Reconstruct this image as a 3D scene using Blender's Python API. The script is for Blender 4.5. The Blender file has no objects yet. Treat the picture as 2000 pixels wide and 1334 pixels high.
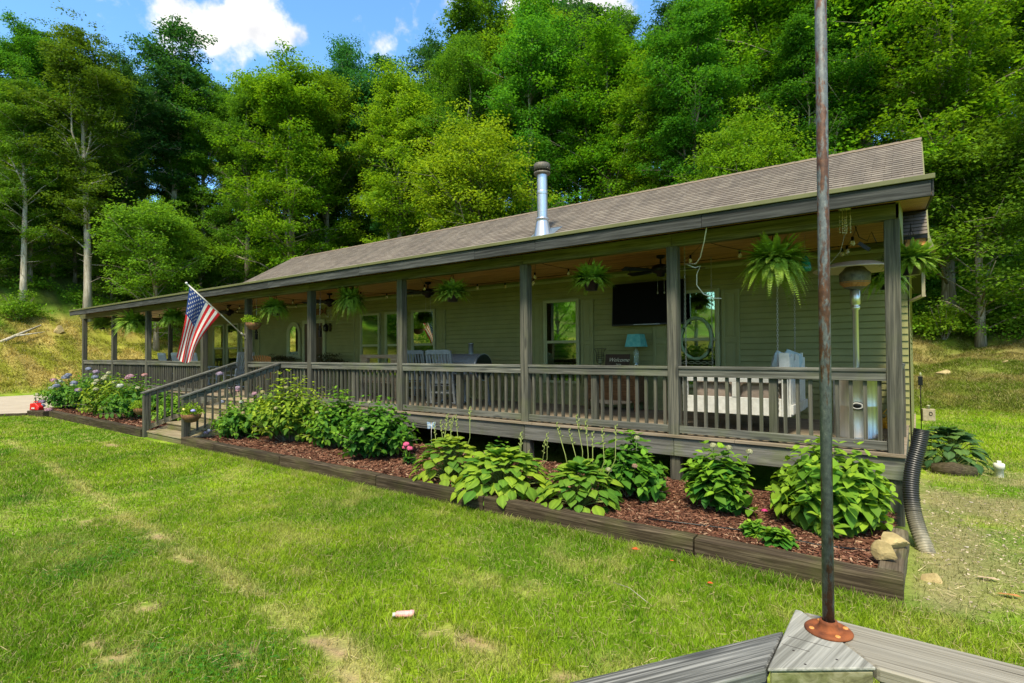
import bpy, math, random
import numpy as np
from mathutils import Vector, Matrix
R = math.radians
# ------------------------------------------------------------------ camera
sc = bpy.context.scene
col = sc.collection
cam_d = bpy.data.cameras.new('camera'); cam = bpy.data.objects.new('camera', cam_d); col.objects.link(cam)
cam_d.sensor_width = 36; cam_d.lens = 19.171; cam_d.clip_start = .05; cam_d.clip_end = 3000
yaw, pitch, roll = R(36.546), R(1.0227), R(-.4323)
fw = Vector((-math.sin(yaw)*math.cos(pitch), math.cos(yaw)*math.cos(pitch), math.sin(pitch)))
rt = Vector((math.cos(yaw), math.sin(yaw), 0)); up = rt.cross(fw)
r2 = math.cos(roll)*rt+math.sin(roll)*up; u2 = -math.sin(roll)*rt+math.cos(roll)*up
M = Matrix((r2, u2, -fw)).transposed().to_4x4(); M.translation = Vector((0, -6.9992, 1.1385))
cam.matrix_world = M
sc.camera = cam
# ------------------------------------------------------------------ sky, sun, exposure
SUN_EL, SUN_AZ = R(55), R(160)          # azimuth clockwise from +Y
W = bpy.data.worlds.new("World"); sc.world = W; W.use_nodes = True
nt = W.node_tree; nt.nodes.clear()
def wn(t, **k):
    n = nt.nodes.new(t)
    for a, b in k.items(): setattr(n, a, b)
    return n
sky = wn('ShaderNodeTexSky', sky_type='NISHITA', sun_disc=False, sun_elevation=SUN_EL, sun_rotation=SUN_AZ, air_density=1.0, dust_density=.6, ozone_density=1.6)
bg = wn('ShaderNodeBackground'); out = wn('ShaderNodeOutputWorld'); bg.inputs['Strength'].default_value = .15
tc = wn('ShaderNodeTexCoord')
def wmath(op, a, b=None, c=None):
    n = wn('ShaderNodeMath', operation=op)
    for i, v in enumerate((a, b, c)):
        if v is None: continue
        if isinstance(v, (int, float)): n.inputs[i].default_value = v
        else: nt.links.new(v, n.inputs[i])
    return n.outputs[0]
nz = wn('ShaderNodeTexNoise'); nz.inputs['Scale'].default_value = 13; nz.inputs['Detail'].default_value = 9; nz.inputs['Roughness'].default_value = .58
nt.links.new(tc.outputs['Generated'], nz.inputs['Vector'])
# cumulus banks: bearings in the sky (unit directions) with angular size; the last ones are unseen, added to even out the ambient light
CLOUDS = [((-.795, .375, .485), .035), ((-.762, .43, .492), .035), ((-.822, .325, .485), .04), ((-.79, .40, .515), .05), ((-.80, .34, .53), .04), ((-.795, .412, .452), .0), ((-.915, .15, .375), .0), ((-.67, .564, .482), -.012), ((-.62, .58, .54), .005), ((-.565, .63, .535), .022), ((-.428, .731, .532), .09), ((.2, -.6, .75), .5), ((.7, .2, .6), .4), ((-.1, .1, .99), .3), ((-.5, -.7, .4), .4)]
m = None
for d, s in CLOUDS:
    d = Vector(d).normalized()
    v = wn('ShaderNodeVectorMath', operation='DISTANCE'); nt.links.new(tc.outputs['Generated'], v.inputs[0]); v.inputs[1].default_value = d
    e = wmath('DIVIDE', wmath('SUBTRACT', s, v.outputs['Value']), .055)
    m = e if m is None else wmath('MAXIMUM', m, e)
mm = wmath('ADD', m, wmath('MULTIPLY', wmath('SUBTRACT', nz.outputs['Fac'], .42), 4.2))
sm = wn('ShaderNodeMapRange', interpolation_type='SMOOTHSTEP'); sm.inputs['From Min'].default_value = -.1; sm.inputs['From Max'].default_value = .8; nt.links.new(mm, sm.inputs['Value'])
nz2 = wn('ShaderNodeTexNoise'); nz2.inputs['Scale'].default_value = 14; nz2.inputs['Detail'].default_value = 6; nt.links.new(tc.outputs['Generated'], nz2.inputs['Vector'])
cr = wn('ShaderNodeValToRGB'); nt.links.new(nz2.outputs['Fac'], cr.inputs['Fac'])
cr.color_ramp.elements[0].position = .35; cr.color_ramp.elements[0].color = (2.9, 2.95, 3.1, 1); cr.color_ramp.elements[1].position = .62; cr.color_ramp.elements[1].color = (4.5, 4.35, 4.1, 1)
tint = wn('ShaderNodeMixRGB', blend_type='MULTIPLY'); tint.inputs['Fac'].default_value = 1; nt.links.new(sky.outputs['Color'], tint.inputs[1]); tint.inputs[2].default_value = (.72, 1.05, 1.22, 1)
mx = wn('ShaderNodeMixRGB'); nt.links.new(sm.outputs['Result'], mx.inputs['Fac']); nt.links.new(tint.outputs['Color'], mx.inputs[1]); nt.links.new(cr.outputs['Color'], mx.inputs[2])
nt.links.new(mx.outputs['Color'], bg.inputs['Color']); nt.links.new(bg.outputs['Background'], out.inputs['Surface'])
sl = bpy.data.lights.new('sun', 'SUN'); sl.energy = 3.5; sl.angle = R(11); sl.color = (1, .91, .72)
so = bpy.data.objects.new('sun', sl); col.objects.link(so)
sd = Vector((math.sin(SUN_AZ)*math.cos(SUN_EL), math.cos(SUN_AZ)*math.cos(SUN_EL), math.sin(SUN_EL)))
so.rotation_euler = sd.to_track_quat('Z', 'Y').to_euler(); so.location = (0, 0, 40)
sc.view_settings.view_transform = 'Standard'; sc.view_settings.look = 'None'; sc.view_settings.gamma = 1; sc.view_settings.exposure = .98
sc.cycles.max_bounces = 8; sc.cycles.transparent_max_bounces = 12; sc.cycles.use_denoising = True; sc.cycles.denoiser = 'OPENIMAGEDENOISE'; sc.cycles.denoising_input_passes = 'RGB_ALBEDO_NORMAL'; sc.cycles.denoising_prefilter = 'ACCURATE'; sc.cycles.use_adaptive_sampling = False; sc.cycles.sample_clamp_indirect = 4
# ------------------------------------------------------------------ helpers
random.seed(7); rng = np.random.default_rng(11)
def nrm(a): return a/np.maximum(np.linalg.norm(a, axis=-1, keepdims=True), 1e-9)
def tag(o, label=None, cat=None, group=None, kind=None):
    if label: o['label'] = label
    if cat: o['category'] = cat
    if group: o['group'] = group
    if kind: o['kind'] = kind
    return o
def thing(name, label, cat, loc=(0, 0, 0), rz=0, group=None):
    o = bpy.data.objects.new(name, None); o.empty_display_size = .1; col.objects.link(o); o.location = loc; o.rotation_euler.z = rz
    return tag(o, label, cat, group)
def link(name, me, mat=None, parent=None, loc=None):
    o = bpy.data.objects.new(name, me); col.objects.link(o)
    if mat is not None and len(me.materials) == 0: me.materials.append(mat)
    if parent: o.parent = parent
    if loc: o.location = loc
    return o
def dup(o, loc=None, rz=None, sc_=None, parent=None):
    c = o.copy(); col.objects.link(c); c.parent = parent
    if loc is not None: c.location = loc
    if rz is not None: c.rotation_euler = (0, 0, rz)
    if sc_ is not None: c.scale = (sc_,)*3 if isinstance(sc_, (int, float)) else sc_
    for ch in list(o.children): dup(ch, parent=c)
    return c
def mesh_np(name, V, F, C=None, smooth=False):
    """V (N,3), F (M,k) or list of such, C (N,3) linear colours"""
    Fs = F if isinstance(F, list) else [F]
    me = bpy.data.meshes.new(name)
    V = np.asarray(V, np.float32)
    me.vertices.add(len(V)); me.vertices.foreach_set('co', V.ravel())
    nl = sum(f.size for f in Fs); npoly = sum(len(f) for f in Fs)
    me.loops.add(nl); me.loops.foreach_set('vertex_index', np.concatenate([f.ravel() for f in Fs]).astype(np.int32))
    me.polygons.add(npoly)
    tot = np.concatenate([np.full(len(f), f.shape[1]) for f in Fs]).astype(np.int32)
    st = np.concatenate([[0], np.cumsum(tot)[:-1]]).astype(np.int32)
    me.polygons.foreach_set('loop_start', st); me.polygons.foreach_set('loop_total', tot)
    if smooth: me.polygons.foreach_set('use_smooth', np.ones(npoly, bool))
    if C is not None:
        at = me.color_attributes.new('Col', 'FLOAT_COLOR', 'POINT')
        c4 = np.ones((len(V), 4), np.float32); c4[:, :3] = C; at.data.foreach_set('color', c4.ravel())
    me.update(); me.validate()
    return me
class MB:
    def __init__(s): s.v = []; s.f = []; s.mi = []; s.mats = []; s.cur = 0; s.sm = []
    def use(s, m):
        if m not in s.mats: s.mats.append(m)
        s.cur = s.mats.index(m); return s
    def add(s, vs, fs, smooth=False):
        b = len(s.v); s.v += [tuple(v) for v in vs]; s.f += [tuple(i+b for i in f) for f in fs]; s.mi += [s.cur]*len(fs); s.sm += [smooth]*len(fs); return s
    def box(s, x0, x1, y0, y1, z0, z1, xf=None):
        vs = [(x, y, z) for x in (x0, x1) for y in (y0, y1) for z in (z0, z1)]
        if xf: vs = [xf @ Vector(v) for v in vs]
        return s.add(vs, [(0, 1, 3, 2), (4, 6, 7, 5), (0, 4, 5, 1), (2, 3, 7, 6), (0, 2, 6, 4), (1, 5, 7, 3)])
    def prism(s, pts, z0, z1):
        n = len(pts); vs = [(x, y, z0) for x, y in pts]+[(x, y, z1) for x, y in pts]
        return s.add(vs, [tuple(range(n))[::-1], tuple(range(n, 2*n))]+[(i, (i+1) % n, n+(i+1) % n, n+i) for i in range(n)])
    def tube(s, pts, r, n=8, close=True, smooth=True):
        pts = [Vector(p) for p in pts]; k = len(pts); rs = r if isinstance(r, (list, tuple)) else [r]*k
        vs = []; 
        for i, p in enumerate(pts):
            t = (pts[min(i+1, k-1)]-pts[max(i-1, 0)])
            t = t.normalized() if t.length > 1e-9 else Vector((0, 0, 1))
            a = Vector((0, 0, 1)) if abs(t.z) < .9 else Vector((1, 0, 0))
            u = t.cross(a).normalized(); w = t.cross(u)
            for j in range(n):
                an = 2*math.pi*j/n; vs.append(p+u*math.cos(an)*rs[i]+w*math.sin(an)*rs[i])
        fs = [(i*n+j, i*n+(j+1) % n, (i+1)*n+(j+1) % n, (i+1)*n+j) for i in range(k-1) for j in range(n)]
        s.add(vs, fs, smooth)
        if close:
            b = len(s.v)-len(vs)
            s.f += [tuple(b+j for j in range(n))[::-1], tuple(b+(k-1)*n+j for j in range(n))]; s.mi += [s.cur]*2; s.sm += [False]*2
        return s
    def lathe(s, prof, c=(0, 0, 0), n=24, smooth=True):
        vs = [(c[0]+r*math.cos(2*math.pi*j/n), c[1]+r*math.sin(2*math.pi*j/n), c[2]+z) for r, z in prof for j in range(n)]
        k = len(prof)
        return s.add(vs, [(i*n+j, i*n+(j+1) % n, (i+1)*n+(j+1) % n, (i+1)*n+j) for i in range(k-1) for j in range(n)], smooth)
    def bar(s, a, b, w, h):
        a = Vector(a); b = Vector(b); t = (b-a).normalized(); al = Vector((0, 0, 1)) if abs(t.z) < .95 else Vector((0, 1, 0))
        u = t.cross(al).normalized()*w/2; v = u.cross(t).normalized()*h/2
        vs = [a-u-v, a+u-v, a+u+v, a-u+v, b-u-v, b+u-v, b+u+v, b-u+v]
        return s.add(vs, [(0, 3, 2, 1), (4, 5, 6, 7), (0, 1, 5, 4), (1, 2, 6, 5), (2, 3, 7, 6), (3, 0, 4, 7)])
    def build(s, name, mat=None, parent=None, bevel=0, loc=None):
        me = bpy.data.meshes.new(name); me.from_pydata(s.v, [], s.f)
        for m in (s.mats or [mat]): me.materials.append(m)
        if s.mats: me.polygons.foreach_set('material_index', s.mi)
        me.polygons.foreach_set('use_smooth', s.sm); me.update()
        o = link(name, me, None, parent, loc)
        if bevel:
            b = o.modifiers.new('b', 'BEVEL'); b.width = bevel; b.segments = 1; b.limit_method = 'ANGLE'; b.angle_limit = R(40)
        return o
# leaf templates: columns = (side, along, normal)
T_DIA = (np.array([[0, 0, 0], [-.33, .45, .07], [0, 1, -.05], [.33, .45, .07]]), np.array([[0, 3, 2, 1]]))
T_OV = (np.array([[0, 0, 0], [0, .38, -.03], [0, .75, -.05], [0, 1.05, -.14], [-.33, .28, .05], [-.27, .68, .03], [.33, .28, .05], [.27, .68, .03]]),
        [np.array([[0, 1, 4], [5, 2, 3], [0, 6, 1], [2, 7, 3]]), np.array([[4, 1, 2, 5], [1, 6, 7, 2]])])
def hosta_t():
    v = []; f = []; n = 6
    prof = [(0, .02), (.12, .26), (.3, .40), (.52, .42), (.75, .29), (.9, .12), (1.02, .01)]
    for t, w in prof:
        z = .06-.55*(t-.35)**2
        for k, q in enumerate((-1, -.5, 0, .5, 1)): v.append((w*q, t, z+[.0, .06, -.03, .06, .0][k]-.03*abs(q)*w))
    for i in range(6):
        for j in range(4): f.append((i*5+j, i*5+j+1, (i+1)*5+j+1, (i+1)*5+j))
    return np.array(v), np.array(f)
T_HO = hosta_t()
def scatter(T, O, D, N, S, C=None):
    """instances of leaf template T: origins O, direction D, normal N, size S, colours C (n,3)"""
    tv, tf = T; O = np.asarray(O, float); D = nrm(np.asarray(D, float)); N = np.asarray(N, float)
    X = nrm(np.cross(D, N)); N = np.cross(X, D); S = np.broadcast_to(np.asarray(S, float), (len(O),))[:, None, None]
    V = O[:, None]+S*(tv[None, :, 0:1]*X[:, None]+tv[None, :, 1:2]*D[:, None]+tv[None, :, 2:3]*N[:, None])
    k = len(tv); off = (np.arange(len(O))*k)[:, None, None]
    fs = tf if isinstance(tf, list) else [tf]
    Fs = [(f[None]+off).reshape(-1, f.shape[1]) for f in fs]
    Cv = None if C is None else np.repeat(np.asarray(C, float), k, 0)
    return V.reshape(-1, 3), Fs, Cv
def rnd_dirs(n, zlo=-1, zhi=1):
    a = rng.uniform(0, 2*np.pi, n); z = rng.uniform(zlo, zhi, n); r = np.sqrt(np.maximum(0, 1-z*z)); return np.stack([r*np.cos(a), r*np.sin(a), z], 1)
_H = rng.random((256, 256))
def vnoise(x, y):
    x = np.asarray(x, float); y = np.asarray(y, float); xi = np.floor(x).astype(int); yi = np.floor(y).astype(int); fx = x-xi; fy = y-yi
    fx = fx*fx*(3-2*fx); fy = fy*fy*(3-2*fy); g = lambda a, b: _H[a & 255, b & 255]
    return (g(xi, yi)*(1-fx)+g(xi+1, yi)*fx)*(1-fy)+(g(xi, yi+1)*(1-fx)+g(xi+1, yi+1)*fx)*fy
def fbm(x, y, s=1, o=4):
    t = 0; a = .5; n = 0
    for i in range(o): t = t+a*vnoise(x*s+17*i, y*s+9*i); n += a; a *= .55; s *= 2.1
    return t/n
# ------------------------------------------------------------------ materials
def newmat(name):
    m = bpy.data.materials.new(name); m.use_nodes = True; n = m.node_tree; b = n.nodes['Principled BSDF']; return m, n, b
def ramp(n, fac, stops):
    r = n.nodes.new('ShaderNodeValToRGB'); n.links.new(fac, r.inputs['Fac']); e = r.color_ramp.elements
    while len(e) < len(stops): e.new(.5)
    for i, (p, c) in enumerate(stops): e[i].position = p; e[i].color = (*c, 1)
    return r.outputs['Color']
def noise(n, vec, scale, detail=6, rough=.6, dist=0):
    t = n.nodes.new('ShaderNodeTexNoise'); t.inputs['Scale'].default_value = scale; t.inputs['Detail'].default_value = detail; t.inputs['Roughness'].default_value = rough; t.inputs['Distortion'].default_value = dist
    if vec is not None: n.links.new(vec, t.inputs['Vector'])
    return t.outputs['Fac']
def coords(n, scale=(1, 1, 1), kind='Object'):
    t = n.nodes.new('ShaderNodeTexCoord'); mp = n.nodes.new('ShaderNodeMapping'); n.links.new(t.outputs[kind], mp.inputs['Vector']); mp.inputs['Scale'].default_value = scale; return mp.outputs['Vector']
def mixc(n, fac, a, b, mode='MIX'):
    x = n.nodes.new('ShaderNodeMixRGB'); x.blend_type = mode
    for i, v in ((0, fac), (1, a), (2, b)):
        if isinstance(v, (int, float)): x.inputs[i].default_value = v
        elif isinstance(v, tuple): x.inputs[i].default_value = (*v, 1)
        else: n.links.new(v, x.inputs[i])
    return x.outputs['Color']
def bump(n, b, h, strength=.3, dist=.01):
    t = n.nodes.new('ShaderNodeBump'); t.inputs['Strength'].default_value = strength; t.inputs['Distance'].default_value = dist; n.links.new(h, t.inputs['Height']); n.links.new(t.outputs['Normal'], b.inputs['Normal'])
def simple(name, c1, c2=None, scale=8, rough=.6, metal=0, bmp=0, dist=.003, spec=.4, st=(1, 1, 1)):
    m, n, b = newmat(name); b.inputs['Roughness'].default_value = rough; b.inputs['Metallic'].default_value = metal; b.inputs['Specular IOR Level'].default_value = spec
    c2 = c2 or tuple(v*.75 for v in c1); f = noise(n, coords(n, st), scale)
    n.links.new(ramp(n, f, [(.35, c2), (.65, c1)]), b.inputs['Base Color'])
    if bmp: bump(n, b, f, bmp, dist)
    return m
def wood(name, axis, dark, mid, light, green=.0, brown=.25, rough=.8, fine=1., knots=True):
    m, n, b = newmat(name); s = [38*fine]*3; s[axis] = 1.3; s2 = [6.]*3; s2[axis] = .5
    info = n.nodes.new('ShaderNodeObjectInfo'); v = coords(n, tuple(s)); ad = n.nodes.new('ShaderNodeVectorMath'); ad.operation = 'ADD'
    sc_ = n.nodes.new('ShaderNodeMath'); sc_.operation = 'MULTIPLY'; sc_.inputs[1].default_value = 60; n.links.new(info.outputs['Random'], sc_.inputs[0]); n.links.new(v, ad.inputs[0]); n.links.new(sc_.outputs[0], ad.inputs[1])
    f = noise(n, ad.outputs[0], 1, 8, .65, .6); g = noise(n, coords(n, tuple(s2)), 1, 5, .6, .5)
    c = ramp(n, f, [(.36, dark), (.49, mid), (.64, light)])
    c = mixc(n, g, c, mixc(n, .55, c, (mid[0]*1.15, mid[1]*.98, mid[2]*.72)), 'MIX') if brown else c
    g2 = noise(n, coords(n, (1.1, 1.1, 1.1)), 1.7, 5, .6)
    if green: c = mixc(n, ramp(n, g2, [(.5, (0, 0, 0)), (.68, (green, green, green))]), c, (.11, .15, .015))
    if knots:
        sk = [5.]*3; sk[axis] = 1.1; vo = n.nodes.new('ShaderNodeTexVoronoi'); n.links.new(coords(n, tuple(sk)), vo.inputs['Vector']); vo.inputs['Scale'].default_value = 1
        c = mixc(n, ramp(n, vo.outputs['Distance'], [(.07, (.8,)*3), (.14, (0, 0, 0))]), c, tuple(x*.45 for x in mid))
    hs = n.nodes.new('ShaderNodeHueSaturation'); n.links.new(c, hs.inputs['Color']); mr = n.nodes.new('ShaderNodeMapRange'); mr.inputs['To Min'].default_value = .8; mr.inputs['To Max'].default_value = 1.2; n.links.new(info.outputs['Random'], mr.inputs['Value']); n.links.new(mr.outputs[0], hs.inputs['Value'])
    n.links.new(hs.outputs['Color'], b.inputs['Base Color']); b.inputs['Roughness'].default_value = rough; b.inputs['Specular IOR Level'].default_value = .25
    bump(n, b, f, .5, .004)
    return m
WD = ((.030, .033, .032), (.092, .097, .090), (.215, .215, .19))
wood_x = wood('weathered_grey_wood_x', 0, *WD, green=.25); wood_y = wood('weathered_grey_wood_y', 1, *WD, green=.15); wood_z = wood('weathered_grey_wood_z', 2, (.022, .024, .022), (.062, .064, .055), (.14, .132, .105), green=.12)
wood_rim = wood('grey_rim_wood', 0, (.04, .043, .043), (.10, .105, .10), (.19, .19, .18), green=.35)
wood_mossy = wood('mossy_wood', 0, (.05, .05, .03), (.13, .13, .07), (.24, .23, .15), green=.7)
wood_beam = wood('olive_beam', 0, (.05, .052, .022), (.10, .10, .045), (.17, .165, .08), green=.3, brown=0)
wood_fascia = wood('fascia_wood', 0, (.014, .016, .018), (.036, .040, .043), (.095, .10, .10), green=.0)
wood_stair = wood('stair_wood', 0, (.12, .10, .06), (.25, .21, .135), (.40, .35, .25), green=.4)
wood_riser_shaded = wood('shaded_stair_riser_wood', 0, (.06, .055, .03), (.13, .12, .07), (.22, .20, .13), green=.5)  # darker than the treads: shade painted into the risers' colour
wood_deck = wood('deck_floor_wood', 0, (.12, .10, .07), (.25, .21, .16), (.42, .36, .28), green=.1)
wood_pine = wood('pine_ceiling', 0, (.15, .06, .013), (.36, .165, .045), (.54, .29, .095), green=0, brown=0, rough=.45)
wood_timber = wood('old_railroad_timber', 0, (.008, .006, .004), (.036, .027, .016), (.125, .10, .066), green=.15, fine=1.6)
wood_timber_y = wood('old_railroad_timber_y', 1, (.02, .017, .012), (.075, .062, .045), (.17, .145, .105), green=.2, fine=1.0)
wood_cap = wood('silver_grey_cap_wood', 1, (.17, .168, .145), (.29, .288, .255), (.42, .415, .37), green=0, fine=1.9, brown=0, knots=False)
wood_capx = wood('silver_grey_rail_wood', 0, (.10, .096, .082), (.185, .178, .152), (.275, .262, .225), green=0, fine=3.2)
wood_capd = wood('dark_rail_wood', 0, (.02, .022, .024), (.075, .08, .08), (.27, .27, .255), green=0, fine=3.0)
wood_brown = wood('brown_furniture_wood', 0, (.07, .035, .015), (.16, .08, .035), (.26, .14, .06))
wood_orange = wood('orange_cedar', 2, (.25, .10, .03), (.40, .18, .06), (.5, .25, .1))
wood_pallet = wood('pallet_wood', 0, (.22, .16, .10), (.38, .29, .20), (.5, .4, .3))
siding = simple('olive_green_siding', (.245, .235, .085), (.205, .197, .07), 3, .55, bmp=.1)
trim = simple('olive_trim', (.20, .205, .085), (.17, .175, .07), 5, .5)
trim_l = simple('light_olive_trim', (.33, .335, .18), (.29, .295, .155), 5, .5)
shut_m = simple('shutter_green', (.235, .23, .09), (.21, .205, .08), 5, .5)
drip = simple('green_drip_edge', (.13, .132, .055), (.105, .108, .045), 5, .5)
dark = simple('black_plastic', (.006, .006, .006), (.004, .004, .004), 9, .35)
blackm = simple('dark_bronze_metal', (.018, .014, .011), (.01, .008, .007), 9, .4, .6)
white_p = simple('white_paint', (.60, .60, .57), (.47, .47, .44), 14, .55, bmp=.15)
chair_p = simple('chair_grey_white_paint', (.55, .58, .60), (.44, .47, .50), 14, .55)
greychair = simple('grey_chair_paint', (.20, .22, .23), (.15, .165, .17), 14, .6)
galv = simple('galvanised_steel', (.55, .58, .62), (.44, .48, .53), 5, .34, .85, st=(1, 1, .2))
steel = simple('stainless_steel', (.66, .62, .54), (.52, .49, .42), 3, .3, .85, st=(6, 6, .1))
chainm = simple('chain_metal', (.42, .40, .36), (.3, .28, .25), 30, .4, .7)
rubber = simple('black_corrugated_plastic', (.014, .014, .015), (.03, .03, .03), 7, .5)
whitepl = simple('white_pvc', (.72, .71, .62), (.55, .54, .45), 12, .5)
redpl = simple('red_plastic', (.55, .012, .01), (.4, .01, .008), 12, .4)
yellow = simple('yellow_cord', (.75, .42, .02), (.6, .33, .02), 40, .5)
rock_m = simple('sandstone_rock', (.46, .36, .17), (.26, .20, .09), 5, .9, bmp=.9, dist=.03)
rock_g = simple('grey_box_stone', (.36, .30, .20), (.24, .2, .13), 7, .9, bmp=.4)
cushion = simple('tan_cushion', (.34, .27, .22), (.25, .195, .16), 6, .95, bmp=.5, dist=.03)
pillow_m = simple('blue_grey_pillow', (.38, .48, .50), (.28, .35, .38), 8, .95, bmp=.5, dist=.02)
teal = simple('teal_shade', (.07, .33, .34), (.16, .45, .42), 14, .8)
glassy, _n, _b = newmat('clear_glass'); _b.inputs['Transmission Weight'].default_value = .9; _b.inputs['Roughness'].default_value = .08; _b.inputs['Base Color'].default_value = (.75, .85, .7, 1)
curtain = simple('amber_curtain', (.42, .21, .035), (.3, .14, .02), 4, .9, st=(12, 1, .3))
room_board = simple('unlit_room_board', (.012, .010, .008), None, 3, .9)
rust = simple('orange_rust', (.25, .072, .02), (.10, .028, .01), 22, .85, .1, bmp=.5)
def pane_mat(name, tr):
    m, n, b = newmat(name); o = n.nodes['Material Output']; g = n.nodes.new('ShaderNodeBsdfGlossy'); g.inputs['Roughness'].default_value = .015; g.inputs['Color'].default_value = (.75, .9, .62, 1)
    t = n.nodes.new('ShaderNodeBsdfTransparent'); t.inputs['Color'].default_value = (.55, .6, .5, 1); mx_ = n.nodes.new('ShaderNodeMixShader'); mx_.inputs[0].default_value = tr; n.links.new(t.outputs[0], mx_.inputs[1]); n.links.new(g.outputs[0], mx_.inputs[2])
    f = noise(n, coords(n), 1.6, 2); bp = n.nodes.new('ShaderNodeBump'); bp.inputs['Strength'].default_value = .04; bp.inputs['Distance'].default_value = .02; n.links.new(f, bp.inputs['Height']); n.links.new(bp.outputs[0], g.inputs['Normal'])
    n.links.new(mx_.outputs[0], o.inputs['Surface']); return m
pane_m = pane_mat('window_glass', .5); pane_low = pane_mat('screened_glass', .16); mirror_m = pane_mat('mirror_glass', .93)
# painted steel pipe with rust patches
pole_m, n, b = newmat('rusty_blue_grey_pipe')
f = noise(n, coords(n, (55, 55, 17)), 1, 9, .75, .2); f2 = noise(n, coords(n, (90, 90, 60)), 1, 5, .7); f3 = noise(n, coords(n, (22, 22, 2.2)), 1, 3)
base = ramp(n, f2, [(.35, (.055, .065, .075)), (.6, (.12, .135, .14)), (.75, (.24, .25, .24))])
rs = ramp(n, f2, [(.35, (.035, .014, .008)), (.6, (.10, .040, .018)), (.75, (.18, .085, .038))])
ms = mixc(n, .5, f, f3)
mk = ramp(n, ms, [(.495, (0, 0, 0)), (.53, (1, 1, 1))])
n.links.new(mixc(n, mk, base, rs), b.inputs['Base Color']); b.inputs['Roughness'].default_value = .6; b.inputs['Metallic'].default_value = .15; bump(n, b, ms, .6, .002)
def leafmat(name, trans=.35, rough=.45, objvar=0.0, spec=.35, sat=1.0, val=1.0, veins=0):
    m, n, b = newmat(name); o = n.nodes['Material Output']
    a = n.nodes.new('ShaderNodeVertexColor'); a.layer_name = 'Col'; c = a.outputs['Color']
    hs = n.nodes.new('ShaderNodeHueSaturation'); n.links.new(c, hs.inputs['Color']); hs.inputs['Saturation'].default_value = sat; hs.inputs['Value'].default_value = val
    if objvar:
        info = n.nodes.new('ShaderNodeObjectInfo')
        mr = n.nodes.new('ShaderNodeMapRange'); mr.inputs['To Min'].default_value = .5-objvar*.015; mr.inputs['To Max'].default_value = .5+objvar*.02; n.links.new(info.outputs['Random'], mr.inputs['Value']); n.links.new(mr.outputs[0], hs.inputs['Hue'])
        m2 = n.nodes.new('ShaderNodeMath'); m2.operation = 'FRACT'; m3 = n.nodes.new('ShaderNodeMath'); m3.operation = 'MULTIPLY'; m3.inputs[1].default_value = 7.31; n.links.new(info.outputs['Random'], m3.inputs[0]); n.links.new(m3.outputs[0], m2.inputs[0])
        mr2 = n.nodes.new('ShaderNodeMapRange'); mr2.inputs['To Min'].default_value = val*(1-.4*objvar); mr2.inputs['To Max'].default_value = val*(1+.35*objvar); n.links.new(m2.outputs[0], mr2.inputs['Value']); n.links.new(mr2.outputs[0], hs.inputs['Value'])
    c = hs.outputs['Color']
    n.links.new(c, b.inputs['Base Color']); b.inputs['Roughness'].default_value = rough; b.inputs['Specular IOR Level'].default_value = spec
    t = n.nodes.new('ShaderNodeBsdfTranslucent'); n.links.new(mixc(n, 1., c, (1.25, 1.2, .55), 'MULTIPLY'), t.inputs['Color'])
    x = n.nodes.new('ShaderNodeMixShader'); x.inputs[0].default_value = trans; n.links.new(b.outputs[0], x.inputs[1]); n.links.new(t.outputs[0], x.inputs[2]); n.links.new(x.outputs[0], o.inputs['Surface'])
    return m
tree_leaf = leafmat('tree_leaves', .5, .7, .8, .08); bush_leaf = leafmat('shrub_leaves', .35, .6, .25, .18); grass_m = leafmat('grass_blades', .4, .65, 0, .08); fern_m = leafmat('fern_fronds', .3, .5, .3); petal_m = leafmat('petals', .3, .7, 0, .1)
bark = wood('bark', 2, (.07, .06, .045), (.19, .17, .13), (.34, .31, .25), green=.3, fine=.35, knots=False)
bark_l = wood('pale_bark', 2, (.16, .15, .12), (.34, .32, .27), (.52, .5, .44), green=.2, fine=.3, knots=False)
ground_m, n, b = newmat('ground'); a = n.nodes.new('ShaderNodeVertexColor'); a.layer_name = 'Col'
f = noise(n, coords(n, (1, 1, 1)), 14, 8, .7); f2 = noise(n, coords(n, (1, 1, 1)), 60, 4, .7)
n.links.new(mixc(n, 1., a.outputs['Color'], ramp(n, mixc(n, .5, f, f2), [(.3, (.55, .55, .5)), (.7, (1.35, 1.35, 1.3))]), 'MULTIPLY'), b.inputs['Base Color']); b.inputs['Roughness'].default_value = .95; b.inputs['Specular IOR Level'].default_value = .1
bump(n, b, f, .8, .05)
mulch_m = simple('red_mulch_bed', (.12, .04, .02), (.07, .022, .012), 30, .95, bmp=.8, dist=.03)
concrete = simple('pale_concrete', (.42, .365, .285), (.35, .30, .235), 1.2, .9, bmp=.1)
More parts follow.
